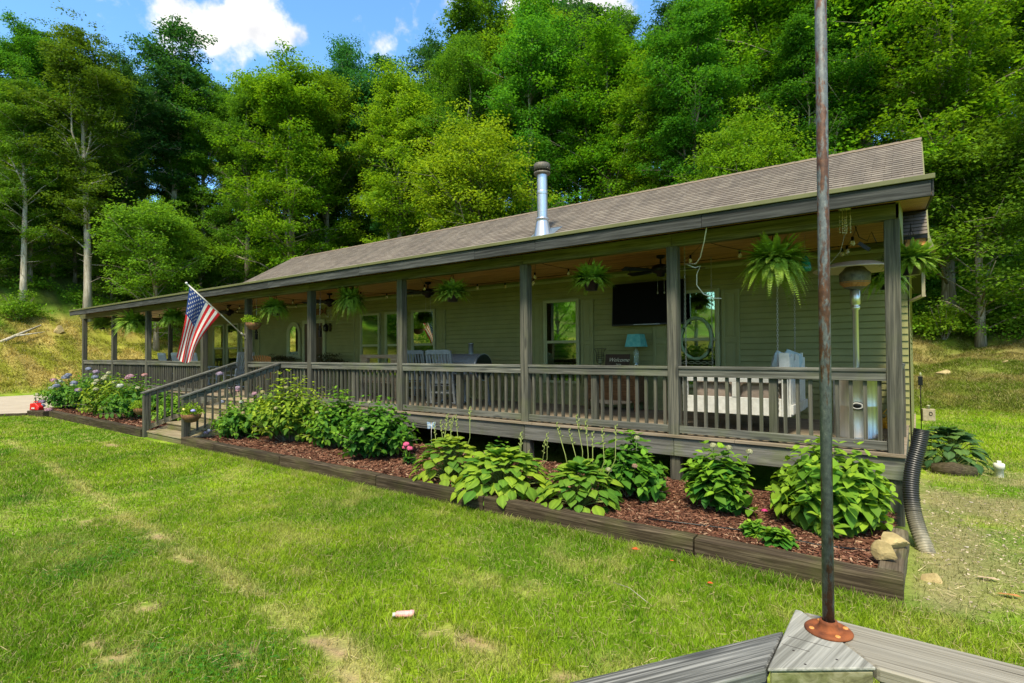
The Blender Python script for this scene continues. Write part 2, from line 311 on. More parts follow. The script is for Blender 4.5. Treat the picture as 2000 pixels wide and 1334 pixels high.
# shingles: per-tab colour
shing, n, b = newmat('brown_shingles'); br = n.nodes.new('ShaderNodeTexBrick'); tcn = n.nodes.new('ShaderNodeTexCoord'); n.links.new(tcn.outputs['UV'], br.inputs['Vector'])
br.inputs['Scale'].default_value = 1; br.inputs['Brick Width'].default_value = .31; br.inputs['Row Height'].default_value = .14; br.inputs['Mortar Size'].default_value = .004; br.inputs['Bias'].default_value = 0; br.offset = .37; br.inputs['Color1'].default_value = (.132, .109, .091, 1); br.inputs['Color2'].default_value = (.195, .168, .141, 1); br.inputs['Mortar'].default_value = (.07, .055, .04, 1)
gr = noise(n, coords(n), 90, 4, .8); big = noise(n, coords(n), .7, 4)
c = mixc(n, 1., br.outputs['Color'], ramp(n, gr, [(.3, (.7, .7, .7)), (.7, (1.25, 1.25, 1.25))]), 'MULTIPLY'); c = mixc(n, 1., c, ramp(n, big, [(.3, (.84, .84, .82)), (.7, (1.12, 1.12, 1.1))]), 'MULTIPLY'); strk = noise(n, coords(n, (3.2, .35, .35)), 1, 5); c = mixc(n, 1., c, ramp(n, strk, [(.35, (.80, .80, .80)), (.55, (1.06, 1.05, 1.03))]), 'MULTIPLY')
n.links.new(c, b.inputs['Base Color']); b.inputs['Roughness'].default_value = .95; bump(n, b, gr, .4, .004)
# ================================================================== terrain
GZ = -.73
def hgt(x, y):
    x = np.asarray(x, float); y = np.asarray(y, float)
    fx = np.maximum(0, -33-x); fy = np.maximum(0, y-13.5); d = np.hypot(fx, fy)
    s = .32+.11*np.clip(-x/33, 0, 1)
    w = fx/np.maximum(fx+fy, 1e-6)
    z = GZ+s*np.minimum(d, 9)+.50*np.clip(d-9, 0, 34)+.08*np.clip(d-43, 0, 200)
    z = z+np.where(d > .01, (fbm(x, y, .35)-.5)*np.minimum(d*.25, 1.3), 0)
    z = z-.006*np.clip(-2.5-y, 0, 10)+(fbm(x+50, y, .5, 3)-.5)*.05*np.clip((-2.2-y)*.8, 0, 1)
    return z
def in_drive(x, y):
    P = [(-21.75, -2.25), (-23.5, -4.6), (-27.5, -11), (-60, -24), (-40, -4), (-34.2, 1.5), (-33, 9), (-27.6, 9), (-26.9, .2), (-24.2, -1.3)]
    x = np.asarray(x, float); y = np.asarray(y, float); c = np.zeros(x.shape, bool)
    for i in range(len(P)):
        (x1, y1), (x2, y2) = P[i], P[i-1]
        c ^= ((y1 > y) != (y2 > y)) & (x < (x2-x1)*(y-y1)/(y2-y1+1e-12)+x1)
    return c
DRIVE = [(-21.75, -2.25), (-23.5, -4.6), (-27.5, -11), (-60, -24), (-40, -4), (-34.2, 1.5), (-33, 9), (-27.6, 9), (-26.9, .2), (-24.2, -1.3)]
PATCH = [(-3.35, -5.35, .12, .07), (-1.75, -4.3, .2, .06), (-5.0, -6.0, .1, .06), (-4.1, -5.72, .22, .13), (-3.0, -4.9, .3, .12), (-2.75, -5.05, .18, .1), (-7.6, -4.95, .35, .16), (-6.2, -4.7, .22, .1), (-4.6, -5.35, .14, .1), (-2.2, -5.35, .22, .08), (-13.6, -2.9, .9, .13), (-5.4, -4.8, .2, .07), (-2.4, -4.3, .35, .12), (-3.5,-5.25,.15,.1)]
TRK = (-5.68, 4.69, -.072)
def lawncol(x, y):
    """(n,3) base colour of ground cover, (n,) density"""
    n1 = fbm(x, y, .7, 4); n2 = fbm(x+31, y+7, 2.6, 3); n3 = fbm(x-9, y+3, 6., 2)
    g1 = np.array([.125, .245, .011]); g2 = np.array([.25, .365, .018]); dry = np.array([.42, .38, .15]); clover = np.array([.075, .195, .012]); soil = np.array([.36, .26, .15])
    t = np.clip((n1*.6+n2*.4-.36)*3.6, 0, 1)[:, None]; c = g1*(1-t)+g2*t
    t = np.clip((n2*.6+n3*.4-.55)*3.4, 0, .45)[:, None]; c = c*(1-t)+dry*t
    # mower / buried line stripe of thin dry grass, running away from the camera
    sx = np.abs((y+TRK[1])-TRK[2]*(x-TRK[0])+.22*(n2-.5))
    st = np.clip(1-sx/.16, 0, 1)*(n3 > .38)*(x > -16)*.85
    c = c*(1-st[:, None])+dry*st[:, None]
    cl = np.clip((fbm(x+5, y-4, 1.1, 3)-.47)*5, 0, 1)*np.clip((-5.0-.55*(x+3.5)-y)*-1.2+.2 if False else ((-.75*(x+4.2)-5.3+y*-1)*0+1), 0, 1)
    reg = np.clip((-4.72-.072*(x+5.68)-y)*2.2+(n1-.5)*3, 0, 1)*np.clip((-2.6-x)*1.2, 0, 1)
    cl = (cl*.55+.3)*reg; c = c*(1-cl[:, None])+clover*cl[:, None]
    dens = np.ones(len(x))*(.75+.5*n3)-st*.5
    s = np.zeros(len(x))
    for px, py, a, b in PATCH: s = np.maximum(s, np.clip(1.0-1.1*np.hypot((x-px)/a, (y-py)/b)+(fbm(x+px, y, 9., 3)-.5)*4.2, 0, 1)*(np.hypot((x-px)/a, (y-py)/b) < 1.6))
    # worn yard at the right of the porch
    wy = np.clip((x+.25)*3, 0, 1)*np.clip((5.5-y)*.35, 0, 1)*np.clip((y+2.6)*1.4, 0, 1)*np.clip((fbm(x+3, y, 1.2, 3)-.3)*4, 0, 1)*np.clip(1.7-(x-.2*y)*1.3, .08, 1)
    wy = np.maximum(wy, np.clip(1.2-np.hypot((x-.45)/.65, (y+.9)/.9), 0, 1)*.85)
    s2 = wy*.75; c = c*(1-s2[:, None])+np.array([.27, .225, .13])*s2[:, None]; dens = dens*(1-.6*wy)
    c = c*(1-s[:, None])+soil*s[:, None]; dens = dens*(1-s)**1.5
    # meadow bank behind: dry hay over yellow green
    fx = np.maximum(0, -33-x); fy = np.maximum(0, y-13.2); d = np.hypot(fx, fy)
    bk = np.clip(d*1.5, 0, 1)[:, None]; m1 = fbm(x*.55, y*1.3+20, 1.1, 5); m2 = fbm(x+4, y, .5, 3)
    tt = np.clip((m1-.42)*5, 0, 1)[:, None]; rs_ = np.clip((x+12)/14, 0, 1)[:, None]
    cb = np.array([.25, .27, .035])*(1-tt)+np.array([.40, .32, .10])*tt
    cr_ = np.array([.15, .21, .025])*(1-tt)+np.array([.29, .25, .09])*tt; cb = (cb*(1-rs_)+cr_*rs_)*.86
    c = c*(1-bk)+cb*bk
    fr = np.clip((d-8.3+(m2-.5)*5)*.8, 0, 1)[:, None]; cf = np.array([.08, .16, .012])*(1-tt)+np.array([.11, .13, .03])*tt; c = c*(1-fr)+cf*fr
    hf = fbm(x*1.0+8, y*1.0-3, 3.1, 3)[:, None]; c = c*(1-bk*(1-.0)*.0)*(1+bk*(hf-.5)*1.1)
    return c*(.88+.24*n3[:, None]), np.clip(dens, 0, 1.2)
def axis(lo, hi, f0, f1, step, grow=1.18):
    a = list(np.arange(f0, f1+1e-6, step)); s = step; v = f0; L = []
    while v > lo: s *= grow; v -= s; L.append(max(v, lo))
    s = step; v = f1; Rr = []
    while v < hi: s *= grow; v += s; Rr.append(min(v, hi))
    return np.array(L[::-1]+a+Rr)
xs = axis(-420, 300, -27, 5, .14, 1.1); ys = axis(-300, 420, -8, 6, .12, 1.1)
# keep hill detail moderately fine
gx, gy = np.meshgrid(xs, ys, indexing='ij'); fxx = gx.ravel(); fyy = gy.ravel(); zz = hgt(fxx, fyy)
C, _ = lawncol(fxx, fyy); nx, ny = len(xs), len(ys)
ii = np.arange(nx*ny).reshape(nx, ny); F = np.stack([ii[:-1, :-1], ii[1:, :-1], ii[1:, 1:], ii[:-1, 1:]], -1).reshape(-1, 4)
tag(link('lawn', mesh_np('lawn', np.stack([fxx, fyy, zz], 1), F, C, True), ground_m), kind='structure')
d_ = MB(); d_.prism(DRIVE, GZ-.03, GZ+.025); tag(d_.build('driveway', concrete), kind='structure')
# ------------------------------------------------------------------ grass blades
def bed(x, y): return (x > -23.2) & (x < -.05) & (y > -2.16) & (y < 12)
def blades(n, xr, yr, hgt_, wid, seed, dens_scale=1., lean=.5, filt=None):
    x = rng.uniform(*xr, n); y = rng.uniform(*yr, n); ok = ~(in_drive(x, y) & (x > -33.2)) & ~bed(x, y) & ~((x > -26.5) & (x < .1) & (y > -.3) & (y < 12)) & ~((x > -14.5) & (x < -12) & (y > -2.2))
    if filt is not None: ok &= filt(x, y)
    x = x[ok]; y = y[ok]; c, dn = lawncol(x, y); k = rng.random(len(x)) < dn*dens_scale; x = x[k]; y = y[k]; c = c[k]; n = len(x)
    z = hgt(x, y)-.004; h = hgt_*rng.uniform(.45, 1.25, n)*(.7+.7*fbm(x, y, 1.4, 3)); w = wid*rng.uniform(.7, 1.4, n); a = rng.uniform(0, 2*np.pi, n)
    le = h*rng.uniform(.15, lean*2, n); b = rng.uniform(0, 2*np.pi, n)
    dx = np.cos(a)*w/2; dy = np.sin(a)*w/2; lx = np.cos(b)*le; ly = np.sin(b)*le
    P = np.stack([np.stack([x-dx, y-dy, z], 1), np.stack([x+dx, y+dy, z], 1), np.stack([x+lx*.35+dx*.7, y+ly*.35+dy*.7, z+h*.6], 1), np.stack([x+lx*.35-dx*.7, y+ly*.35-dy*.7, z+h*.6], 1), np.stack([x+lx, y+ly, z+h*.95], 1)], 1)
    i = np.arange(n)[:, None]*5
    cc = c*rng.uniform(.5, 1.5, n)[:, None]; dr = rng.random(n) < .14; cc[dr] = np.array([.42, .37, .17])*rng.uniform(.7, 1.2, dr.sum())[:, None]
    return P.reshape(-1, 3), [i+np.array([0, 1, 2, 3]), i+np.array([3, 2, 4])], np.repeat(cc, 5, 0)
def merge(parts):
    V = []; F3 = []; F4 = []; C = []; o = 0
    for v, fs, c in parts:
        V.append(v); C.append(c)
        for f in fs: (F3 if f.shape[1] == 3 else F4).append(f+o)
        o += len(v)
    F = [np.concatenate(l) for l in (F4, F3) if l]
    return np.concatenate(V), F, np.concatenate(C)
gp = [blades(260000, (-7.5, 1.6), (-6.6, -2.1), .052, .0045, 1), blades(150000, (-14, -4), (-7.5, -2.1), .045, .007, 2), blades(120000, (-24, -9), (-9, -2.1), .05, .013, 3),
      blades(60000, (-.1, 3.2), (-5, 6), .045, .006, 4), blades(60000, (-.1, 6), (4, 14), .05, .012, 5), blades(50000, (-.5, 7), (13, 24), .10, .018, 6, lean=1.0),
      blades(90000, (-60, -22), (-12, 18), .12, .03, 7, lean=1.0, filt=lambda x, y: np.hypot(np.maximum(0, -33-x), np.maximum(0, y-13.5)) < 11),
      blades(160000, (-50, -26), (-13, 16), .13, .028, 11, lean=1.2, filt=lambda x, y: np.hypot(np.maximum(0, -33-x), np.maximum(0, y-13.5)) < 10), blades(60000, (-.5, 6), (12.5, 23), .09, .014, 12, lean=1.1),
      blades(30000, (-12,-.1),(-2.32,-2.12),.07,.005,8)]
gp.append(blades(42000, (-6.5, 1.6), (-6.6, -2.2), .068, .0050, 9, lean=.8))
# dry clippings lying in the turf
n = 30000; x = rng.uniform(-9, 1.5, n); y = rng.uniform(-6.8, -2.2, n); _, dn = lawncol(x, y); k = (rng.random(n) < .35+.4*fbm(x, y, 1.1, 3)); x = x[k]; y = y[k]; n = len(x)
cl_ = scatter((np.array([[-.035, 0, 0], [.035, 0, 0], [.03, 1, .05], [-.03, 1, .05]]), np.array([[0, 1, 2, 3]])), np.stack([x, y, hgt(x, y)+rng.uniform(.01, .04, n)], 1), rnd_dirs(n, -.25, .35), rnd_dirs(n, .4, 1), rng.uniform(.02, .06, n), np.array([.46, .40, .2])*rng.uniform(.6, 1.2, n)[:, None])
gp.append(cl_)
# taller rough tufts scattered near the camera
tx = rng.uniform(-7, .6, 330); ty = rng.uniform(-6.5, -2.4, 330)
tufts = []
for a, b in zip(tx, ty):
    n = 26; sx_ = rng.normal(a, .03, n); sy_ = rng.normal(b, .03, n); c, dn = lawncol(sx_, sy_)
    D = rnd_dirs(n, .45, 1); O = np.stack([sx_, sy_, hgt(sx_, sy_)], 1)
    v, f, cv = scatter((np.array([[-.035, 0, 0], [.035, 0, 0], [.025, .6, .03], [-.025, .6, .03], [0, 1, .12]]), [np.array([[0, 1, 2, 3]]), np.array([[3, 2, 4]])]), O, D, rnd_dirs(n), rng.uniform(.05, .10, n), c*np.array([.75, .9, .8]))
    tufts.append((v, f, cv))
V, F, C = merge(gp+tufts)
tag(link('grass', mesh_np('grass', V, F, C), grass_m), kind='stuff')
print('grass verts', len(V))
# clover
n = 26000; x = rng.uniform(-7.2, -2.6, n); y = rng.uniform(-6.6, -3.2, n)
reg = np.clip((-4.72-.072*(x+5.68)-y)*2.2, 0, 1)*np.clip((-2.6-x)*1.2, 0, 1)*np.clip((fbm(x+5, y-4, 1.1, 3)-.42)*5, 0, 1); _, dn = lawncol(x, y); k = (rng.random(n) < reg*dn); x = x[k]; y = y[k]; n = len(x)
O = np.stack([x, y, hgt(x, y)+rng.uniform(.012, .04, n)], 1)
N = rnd_dirs(n, .75, 1); a = rng.uniform(0, 6.28, n); ps = []
cc = np.array([.055, .19, .02])*rng.uniform(.7, 1.5, n)[:, None]
for j in range(3):
    D = np.stack([np.cos(a+j*2.094), np.sin(a+j*2.094), np.zeros(n)], 1); v, f, c = scatter((np.array([[0, 0, 0], [-.5, .7, 0], [0, 1, 0], [.5, .7, 0]]), np.array([[0, 3, 2, 1]])), O, D, N, .012, cc); ps.append((v, f, c))
V, F, C = merge(ps); tag(link('clover', mesh_np('clover', V, F, C), grass_m), kind='stuff')
# ================================================================== mulch bed & timbers
mb_x = np.arange(-22.8, -.15, .12); mb_y = np.arange(-2.02, 2.7, .12); gx, gy = np.meshgrid(mb_x, mb_y, indexing='ij'); mz = lambda x, y: GZ+.10+.05*fbm(x, y, 1.5, 3)+.02*np.clip(y+2, 0, 2)*(np.clip(.6-y, 0, 1))-.2*np.clip(y-.2, 0, 1)-.25*((x > -14.05) & (x < -11.9))
zz = mz(gx.ravel(), gy.ravel()); nx, ny = gx.shape; ii = np.arange(nx*ny).reshape(nx, ny); F = np.stack([ii[:-1, :-1], ii[1:, :-1], ii[1:, 1:], ii[:-1, 1:]], -1).reshape(-1, 4)
tag(link('mulch_bed', mesh_np('mulch_bed', np.stack([gx.ravel(), gy.ravel(), zz], 1), F, None, True), mulch_m), kind='structure')
def chips(n, xr, s):
    x = rng.uniform(*xr, n); y = -2.0+rng.random(n)**1.1*2.1; k = ~((x > -14.02) & (x < -11.9)); x = x[k]; y = y[k]; n = len(x); O = np.stack([x, y, mz(x, y)+rng.uniform(.0, .014, n)], 1)
    D = rnd_dirs(n, -.25, .35); N = rnd_dirs(n, .5, 1); base = np.array([[.13, .058, .034], [.21, .105, .065], [.075, .036, .022], [.33, .22, .14]])[rng.choice(4, n, p=[.4, .3, .22, .08])]*rng.uniform(.7, 1.2, n)[:, None]
    return scatter((np.array([[-.13, 0, 0], [.13, 0, 0], [.10, 1, .05], [-.12, 1, -.03]]), np.array([[0, 1, 2, 3]])), O, D, N, s*rng.uniform(.5, 1.5, n), base)
chip_mat = leafmat('mulch_chips', .0, .9, 0, .1)
V, F, C = merge([chips(26000, (-4.5, -.2), .038), chips(24000, (-12, -4.5), .05), chips(12000, (-22, -12), .07)])
tag(link('mulch', mesh_np('mulch', V, F, C), chip_mat), kind='stuff')
def timber(name, label, a, b, w=.16, z0=GZ-.04, z1=-.545, mat=wood_timber, seed=0):
    """weathered beam: subdivided box with wobble, from a to b (centre line)"""
    a = Vector((*a, 0)); b = Vector((*b, 0)); L = (b-a).length; t = (b-a).normalized(); u = Vector((-t.y, t.x, 0)); n = max(2, int(L/.12))
    r_ = random.Random(seed); prof = []
    m = 5; ring = [(-w/2, z0), (-w/2, (z0+z1)/2), (-w/2, z1-.012), (-w/2+.012, z1), (0, z1+.002), (w/2-.012, z1), (w/2, z1-.012), (w/2, (z0+z1)/2), (w/2, z0)]
    vs = []; k = len(ring); off = [0]*k; off2 = [0]*k
    for i in range(n+1):
        for j, (p, q) in enumerate(ring):
            off[j] = off[j]*.7+r_.uniform(-.004, .004); off2[j] = off2[j]*.7+r_.uniform(-.003, .003)
            c = a+t*(L*i/n); vs.append(c+u*(p+off[j])+Vector((0, 0, q+off2[j])))
    fs = [(i*k+j, i*k+j+1, (i+1)*k+j+1, (i+1)*k+j) for i in range(n) for j in range(k-1)]+[tuple(range(k))[::-1], tuple(n*k+j for j in range(k))]
    o = MB().add(vs, fs).build(name, mat)
    return tag(o, label, 'timber', 'landscape timbers edging the flower bed')
yF = -2.03
tl = [((-1.62, -.10), 'cracked dark timber ending at the near corner of the flower bed'), ((-4.05, -1.63), 'long timber edging the bare mulch beside the hosta leaves'), ((-5.95, -4.06), 'dark timber half hidden under the hanging hosta leaves'), ((-8.35, -5.96), 'timber in front of the round green hydrangea bushes'), ((-10.6, -8.36), 'moss-stained timber edging the middle of the flower bed'), ((-11.98, -10.61), 'timber that starts at the right stair newel'), ((-17.4, -14.03), 'timber joining the left side of the wooden stairs'), ((-20.95, -17.41), 'timber under the pink and blue hydrangea flowers')]
for i, ((x0, x1), lab) in enumerate(tl):
    timber('landscape_timber', lab, (x0+.004, yF-(.03 if i < 2 else 0)*0), (x1-.004, yF), seed=i)
timber('landscape_timber', 'short timber turning back toward the porch with two rocks on it', (-.19, -1.94), (-.17, -.75), .17, mat=wood_timber_y, seed=20)
timber('landscape_timber', 'short timber under the red gas can', (-21.85, -2.28), (-20.97, -2.1), .3, z1=-.56, seed=21)
timber('landscape_timber', 'thin timber edging the pale driveway at far left', (-24.4, -5.6), (-21.9, -2.42), .1, z1=-.64, seed=22)
# ================================================================== house
HR, HL, WY, RY, BY = -.09, -22.55, 2.75, 7.0, 11.25; PRX = -.10
house = thing('house', 'long single storey house with olive green siding and brown shingle roof', 'house', (0, 0, 0))
RS = .587; RE0, RE1 = 2.3, 2.69                 # eave y, z of main roof
zr = lambda y: RE1+RS*(y-RE0)
def lap(axis_, u0, u1, w, z0, z1, sgn, top=None):
    """lap siding: z profile saw tooth. axis_ 0: along x at y=w facing -y ; axis_ 1: along y at x=w facing +x"""
    v = []; f = []; e = .1016; k = int((z1-z0)/e)+1
    for i in range(k):
        a = z0+i*e; b = min(a+e, z1); i0 = len(v)
        a_ = a+.016
        for (uu, zz_, o) in ((u0, a_, .034), (u1, a_, .034), (u1, b, .016), (u0, b, .016), (u0, a_, .0), (u1, a_, .0), (u0, b, .0), (u1, b, .0)):
            if top: 
                pass
            p = (uu, w+sgn*o, zz_) if axis_ == 0 else (w+sgn*o, uu, zz_); v.append(p)
        f += [(i0, i0+1, i0+2, i0+3), (i0+4, i0+5, i0+1, i0), (i0+3, i0+2, i0+7, i0+6)]
    return v, f
m_ = MB(); v, f = lap(0, HL, HR-.0, WY, -.70, 2.72, -1); m_.add(v, f); m_.box(HL, HR-.002, WY+.002, WY+.12, -.7, 2.72); m_.build('front_wall', siding, house)
m_ = MB()
e = .1016; z = -.6
while z < zr(RY)-.1:
    zt = min(z+e, zr(RY)-.06)
    def yr(zq):  # y extent of gable at height
        if zq <= zr(WY)-.1: return WY, BY
        d = (zq-(zr(WY)-.1))/RS; return min(WY+d, RY), max(BY-d, RY)
    (a0, b0), (a1, b1) = yr(z), yr(zt)
    m_.add([(HR+.020, a0, z+.011), (HR+.020, b0, z+.011), (HR+.008, b1, zt), (HR+.008, a1, zt), (HR, a0, z+.011), (HR, b0, z+.011), (HR-.001, a0, z), (HR-.001, b0, z), (HR-.001, b1, zt), (HR-.001, a1, zt)], [(0, 1, 2, 3), (4, 5, 1, 0), (6, 7, 8, 9)]); z += e
m_.build('end_wall', siding, house)
MB().box(HL-.05, HL, WY, BY, -.7, 2.72).box(HL, HR, BY, BY+.05, -.7, 2.72).build('rear_wall', siding, house)
MB().box(HR-.12, HR+.02, WY-.02, WY+.0, -.6, 2.6).box(HR, HR+.024, WY-.02, WY+.09, -.6, 2.6).build('corner_trim', trim, house, .003)
MB().box(HL-.06, HL+.08, WY-.02, WY, -.2, 2.6).build('corner_trim', trim, house, .003)
MB().box(HR-.0, HR+.05, WY+.0, BY, -.75, -.62).box(HL, HR, WY+.03, WY+.1, -.9, -.68).build('foundation', rock_g, house)
# roof: saw tooth courses with UVs
def roofplane(name, x0, x1, y0, y1, z0, z1, parent, mat, thick=.02):
    L = math.hypot(y1-y0, z1-z0); k = int(L/.14); v = []; f = []; uv = []
    ty, tz = (y1-y0)/L, (z1-z0)/L; nyv, nzv = -tz*(1 if ty > 0 else -1), abs(ty)
    for i in range(k+1):
        a = i*.14; b = min(a+.145, L); 
        if a >= L: break
        i0 = len(v)
        for (uu, ss, o) in ((x0, a, .014), (x1, a, .014), (x1, b, .002), (x0, b, .002), (x0, a, 0.), (x1, a, 0.)):
            v.append((uu, y0+ty*ss+nyv*o, z0+tz*ss+nzv*o)); uv.append((uu, min(ss, a+.139)+.0005))
        f += [(i0, i0+1, i0+2, i0+3), (i0+4, i0+5, i0+1, i0)]
    me = bpy.data.meshes.new(name); me.from_pydata(v, [], f); l = me.uv_layers.new(name='UVMap')
    for lp in me.loops: l.data[lp.index].uv = uv[lp.vertex_index]
    return link(name, me, mat, parent)
RX0, RX1 = -22.85, .15
roofplane('roof', RX0, RX1, RE0, RY, RE1, zr(RY), house, shing)
roofplane('rear_roof', RX0, RX1, 2*RY-RE0, RY, RE1, zr(RY), house, shing)
m_ = MB(); 
for y0, y1 in ((RE0, RY), (2*RY-RE0, RY)):
    m_.add([(RX0, y0, RE1-.004), (RX1, y0, RE1-.004), (RX1, y1, zr(RY)-.004), (RX0, y1, zr(RY)-.004), (RX0, y0, RE1-.05), (RX1, y0, RE1-.05), (RX1, y1, zr(RY)-.05), (RX0, y1, zr(RY)-.05)], [(0, 1, 2, 3), (4, 7, 6, 5), (0, 4, 5, 1), (1, 5, 6, 2), (3, 7, 4, 0)])
m_.build('roof_deck', dark, house)
# ridge cap with lifted overlapping tabs
m_ = MB()
x = RX0; i = 0
while x < RX1:
    o = .003*(i % 2)+.02; x2 = min(x+.2, RX1+.01)
    m_.add([(x, RY-.13, zr(RY)-.13*RS+o), (x2, RY-.13, zr(RY)-.13*RS+o), (x2, RY, zr(RY)+o+.012), (x, RY, zr(RY)+o+.004), (x, RY+.13, zr(RY)-.13*RS+o), (x2, RY+.13, zr(RY)-.13*RS+o)], [(0, 1, 2, 3), (3, 2, 5, 4)]); x += .195; i += 1
m_.build('ridge_cap', simple('dark_ridge_shingle', (.20, .155, .11), (.13, .1, .07), 20, .95), house)
# eave box of the old roof below the porch roof, rake board
MB().box(PRX, RX1-.02, RE0+.03, RE0+.05, 2.55, 2.66).box(PRX, RX1-.03, RE0+.05, WY-.02, 2.55, 2.57).build('eave_soffit', wood_pine, house)
m_ = MB()
for s_ in (0, 1):
    ya = RE0 if s_ == 0 else 2*RY-RE0
    m_.add([(RX1, ya, RE1-.16), (RX1, RY, zr(RY)-.16), (RX1, RY, zr(RY)-.055), (RX1, ya, RE1-.055), (RX1+.02, ya, RE1-.16), (RX1+.02, RY, zr(RY)-.16), (RX1+.02, RY, zr(RY)-.055), (RX1+.02, ya, RE1-.055)], [(0, 1, 2, 3), (4, 7, 6, 5), (0, 4, 5, 1), (2, 6, 7, 3), (0, 3, 7, 4)])
m_.build('rake_board', trim, house)
MB().add([(.13, 2.32, 2.66), (.13, 2.32, 2.5), (.13, 2.75, 2.48), (.13, 2.75, 2.92), (.24, 2.5, 2.5), (.24, 2.75, 2.48), (.22, 2.75, 2.60)], [(0, 1, 2, 3), (0, 4, 1), (1, 4, 5, 2), (0, 3, 6), (0, 6, 4), (4, 6, 5)]).build('eave_return', simple('tan_trim', (.20, .17, .085), (.16, .13, .07), 6), house)
MB().box(.075, .115, 2.56, 2.64, 1.86, 2.50).bar((.095, 2.6, 1.88), (-.05, 2.74, 1.82), .07, .03).build('downspout', simple('tan_gutter', (.30, .27, .17), (.24, .2, .12), 6), house)
# windows
def window(x0, x1, z0=.47, z1=2.20, curt=None, screen=True):
    w = .055; y = WY-.015; zm = 1.325
    fr = MB(); Y0, Y1 = y-.075, y+.0
    fr.box(x0, x0+w, Y0, Y1, z0, z1).box(x1-w, x1, Y0, Y1, z0, z1).box(x0+w, x1-w, Y0, Y1, z1-w, z1).box(x0+w, x1-w, Y0, Y1, z0, z0+w)
    fr.box(x0+w, x1-w, Y0+.012, Y1, zm-.028, zm+.028)
    fr.box(x0+w, x0+w+.025, Y0+.02, Y1, z0+w, z1-w).box(x1-w-.025, x1-w, Y0+.02, Y1, z0+w, z1-w)
    wo = fr.build('window', trim_l, house, .004)
    MB().box(x0+w+.025, x1-w-.025, y-.052, y-.049, zm+.028, z1-w).build('upper_pane', pane_m, wo)
    MB().box(x0+w+.025, x1-w-.025, y-.040, y-.037, z0+w, zm-.028).build('lower_pane', pane_low, wo)
    MB().box(x0+w, x1-w, y-.004, y-.001, z0+w, z1-w).build('unlit_room_board', room_board, wo)  # thin board on the wall; its dark colour stands for the unlit room
    if curt:
        c_ = MB()
        for a, b in curt:
            n_ = 12; vs = []
            for i in range(n_+1):
                xx = x0+(x1-x0)*(a+(b-a)*i/n_); vs += [(xx, y-.017+.007*(i % 2), z0+w), (xx, y-.017+.007*(i % 2), z1-w)]
            c_.add(vs, [(2*i, 2*i+2, 2*i+3, 2*i+1) for i in range(n_)])
        c_.build('curtain', curtain, wo)
    return wo
window(-3.58, -2.72); window(-6.34, -5.48, curt=[(.08, .26), (.80, .92)])
window(-12.43, -11.62, curt=[(.06, .12)]); window(-11.40, -10.58); window(-10.38, -9.54)
window(-21.03, -20.2); window(-20.0, -19.15); window(-18.97, -18.15)
def shutter(x0, x1, z0=.47, z1=2.17):
    y = WY-.013; b = MB().box(x0, x1, y-.03, y, z0, z1); w = .05; zm = 1.3
    b2 = MB().box(x0-.0, x0+w, y-.045, y-.03, z0, z1).box(x1-w, x1, y-.045, y-.03, z0, z1).box(x0+w, x1-w, y-.045, y-.03, z1-w, z1).box(x0+w, x1-w, y-.045, y-.03, z0, z0+w).box(x0+w, x1-w, y-.045, y-.03, zm-.04, zm+.04)
    b2.box(x0+w+.04, x1-w-.04, y-.042, y-.03, z0+w+.04, zm-.08).box(x0+w+.04, x1-w-.04, y-.042, y-.03, zm+.08, z1-w-.04)
    b.v, b.f, b.mi, b.sm = b.v+b2.v, b.f+[tuple(i+len(b.v) for i in q) for q in b2.f], b.mi+b2.mi, b.sm+b2.sm
    return b.build('shutter', shut_m, house, .004)
for a in ((-3.93, -3.61), (-2.69, -2.40), (-6.64, -6.37), (-5.45, -5.17), (-12.76, -12.46), (-9.51, -9.22), (-21.35, -21.06), (-18.12, -17.81)): shutter(*a)
dr = MB().box(-15.12, -14.2, WY-.06, WY-.015, .04, 2.02).box(-15.0, -14.75, WY-.075, WY-.06, .3, 1.0).box(-14.62, -14.34, WY-.075, WY-.06, .3, 1.0).box(-15.0, -14.75, WY-.075, WY-.06, 1.15, 1.9).box(-14.62, -14.34, WY-.075, WY-.06, 1.15, 1.9).build('door', simple('dark_brown_door', (.07, .04, .022), (.05, .028, .016), 8, .5), house, .005)
MB().lathe([(0, 0), (.03, .01), (.03, .05), (0, .06)], (-14.3, WY-.11, 1.0), 12).build('handle', chainm, dr)
MB().box(-15.24, -15.13, WY-.08, WY-.014, .04, 2.13).box(-14.19, -14.08, WY-.08, WY-.014, .04, 2.13).box(-15.13, -14.19, WY-.08, WY-.014, 2.03, 2.13).build('door_frame', trim_l, house, .004)
# chimney pipe
cx, cy = -7.70, 4.75
ch = MB().lathe([(.135, 4.45), (.135, 5.70)], (cx, cy, 0), 32).lathe([(.139, 5.17), (.142, 5.18), (.142, 5.26), (.139, 5.27)], (cx, cy, 0), 32).lathe([(.136, 4.72), (.138, 4.73), (.136, 4.74)], (cx, cy, 0), 32).build('chimney_pipe', galv, house)
MB().lathe([(.25, 4.02), (.225, 4.15), (.165, 4.46), (.150, 4.52), (.185, 4.53), (.185, 4.545), (.137, 4.58)], (cx, cy, 0), 32).build('flashing_cone', galv, ch)
MB().add([(cx-.36, cy-.42, zr(cy-.42)+.018), (cx+.36, cy-.42, zr(cy-.42)+.018), (cx+.36, cy+.4, zr(cy+.4)+.018), (cx-.36, cy+.4, zr(cy+.4)+.018)], [(0, 1, 2, 3)]).build('flashing_plate', galv, ch)
cap_m = simple('sooty_cap_metal', (.17, .155, .125), (.08, .072, .06), 20, .6, .4)
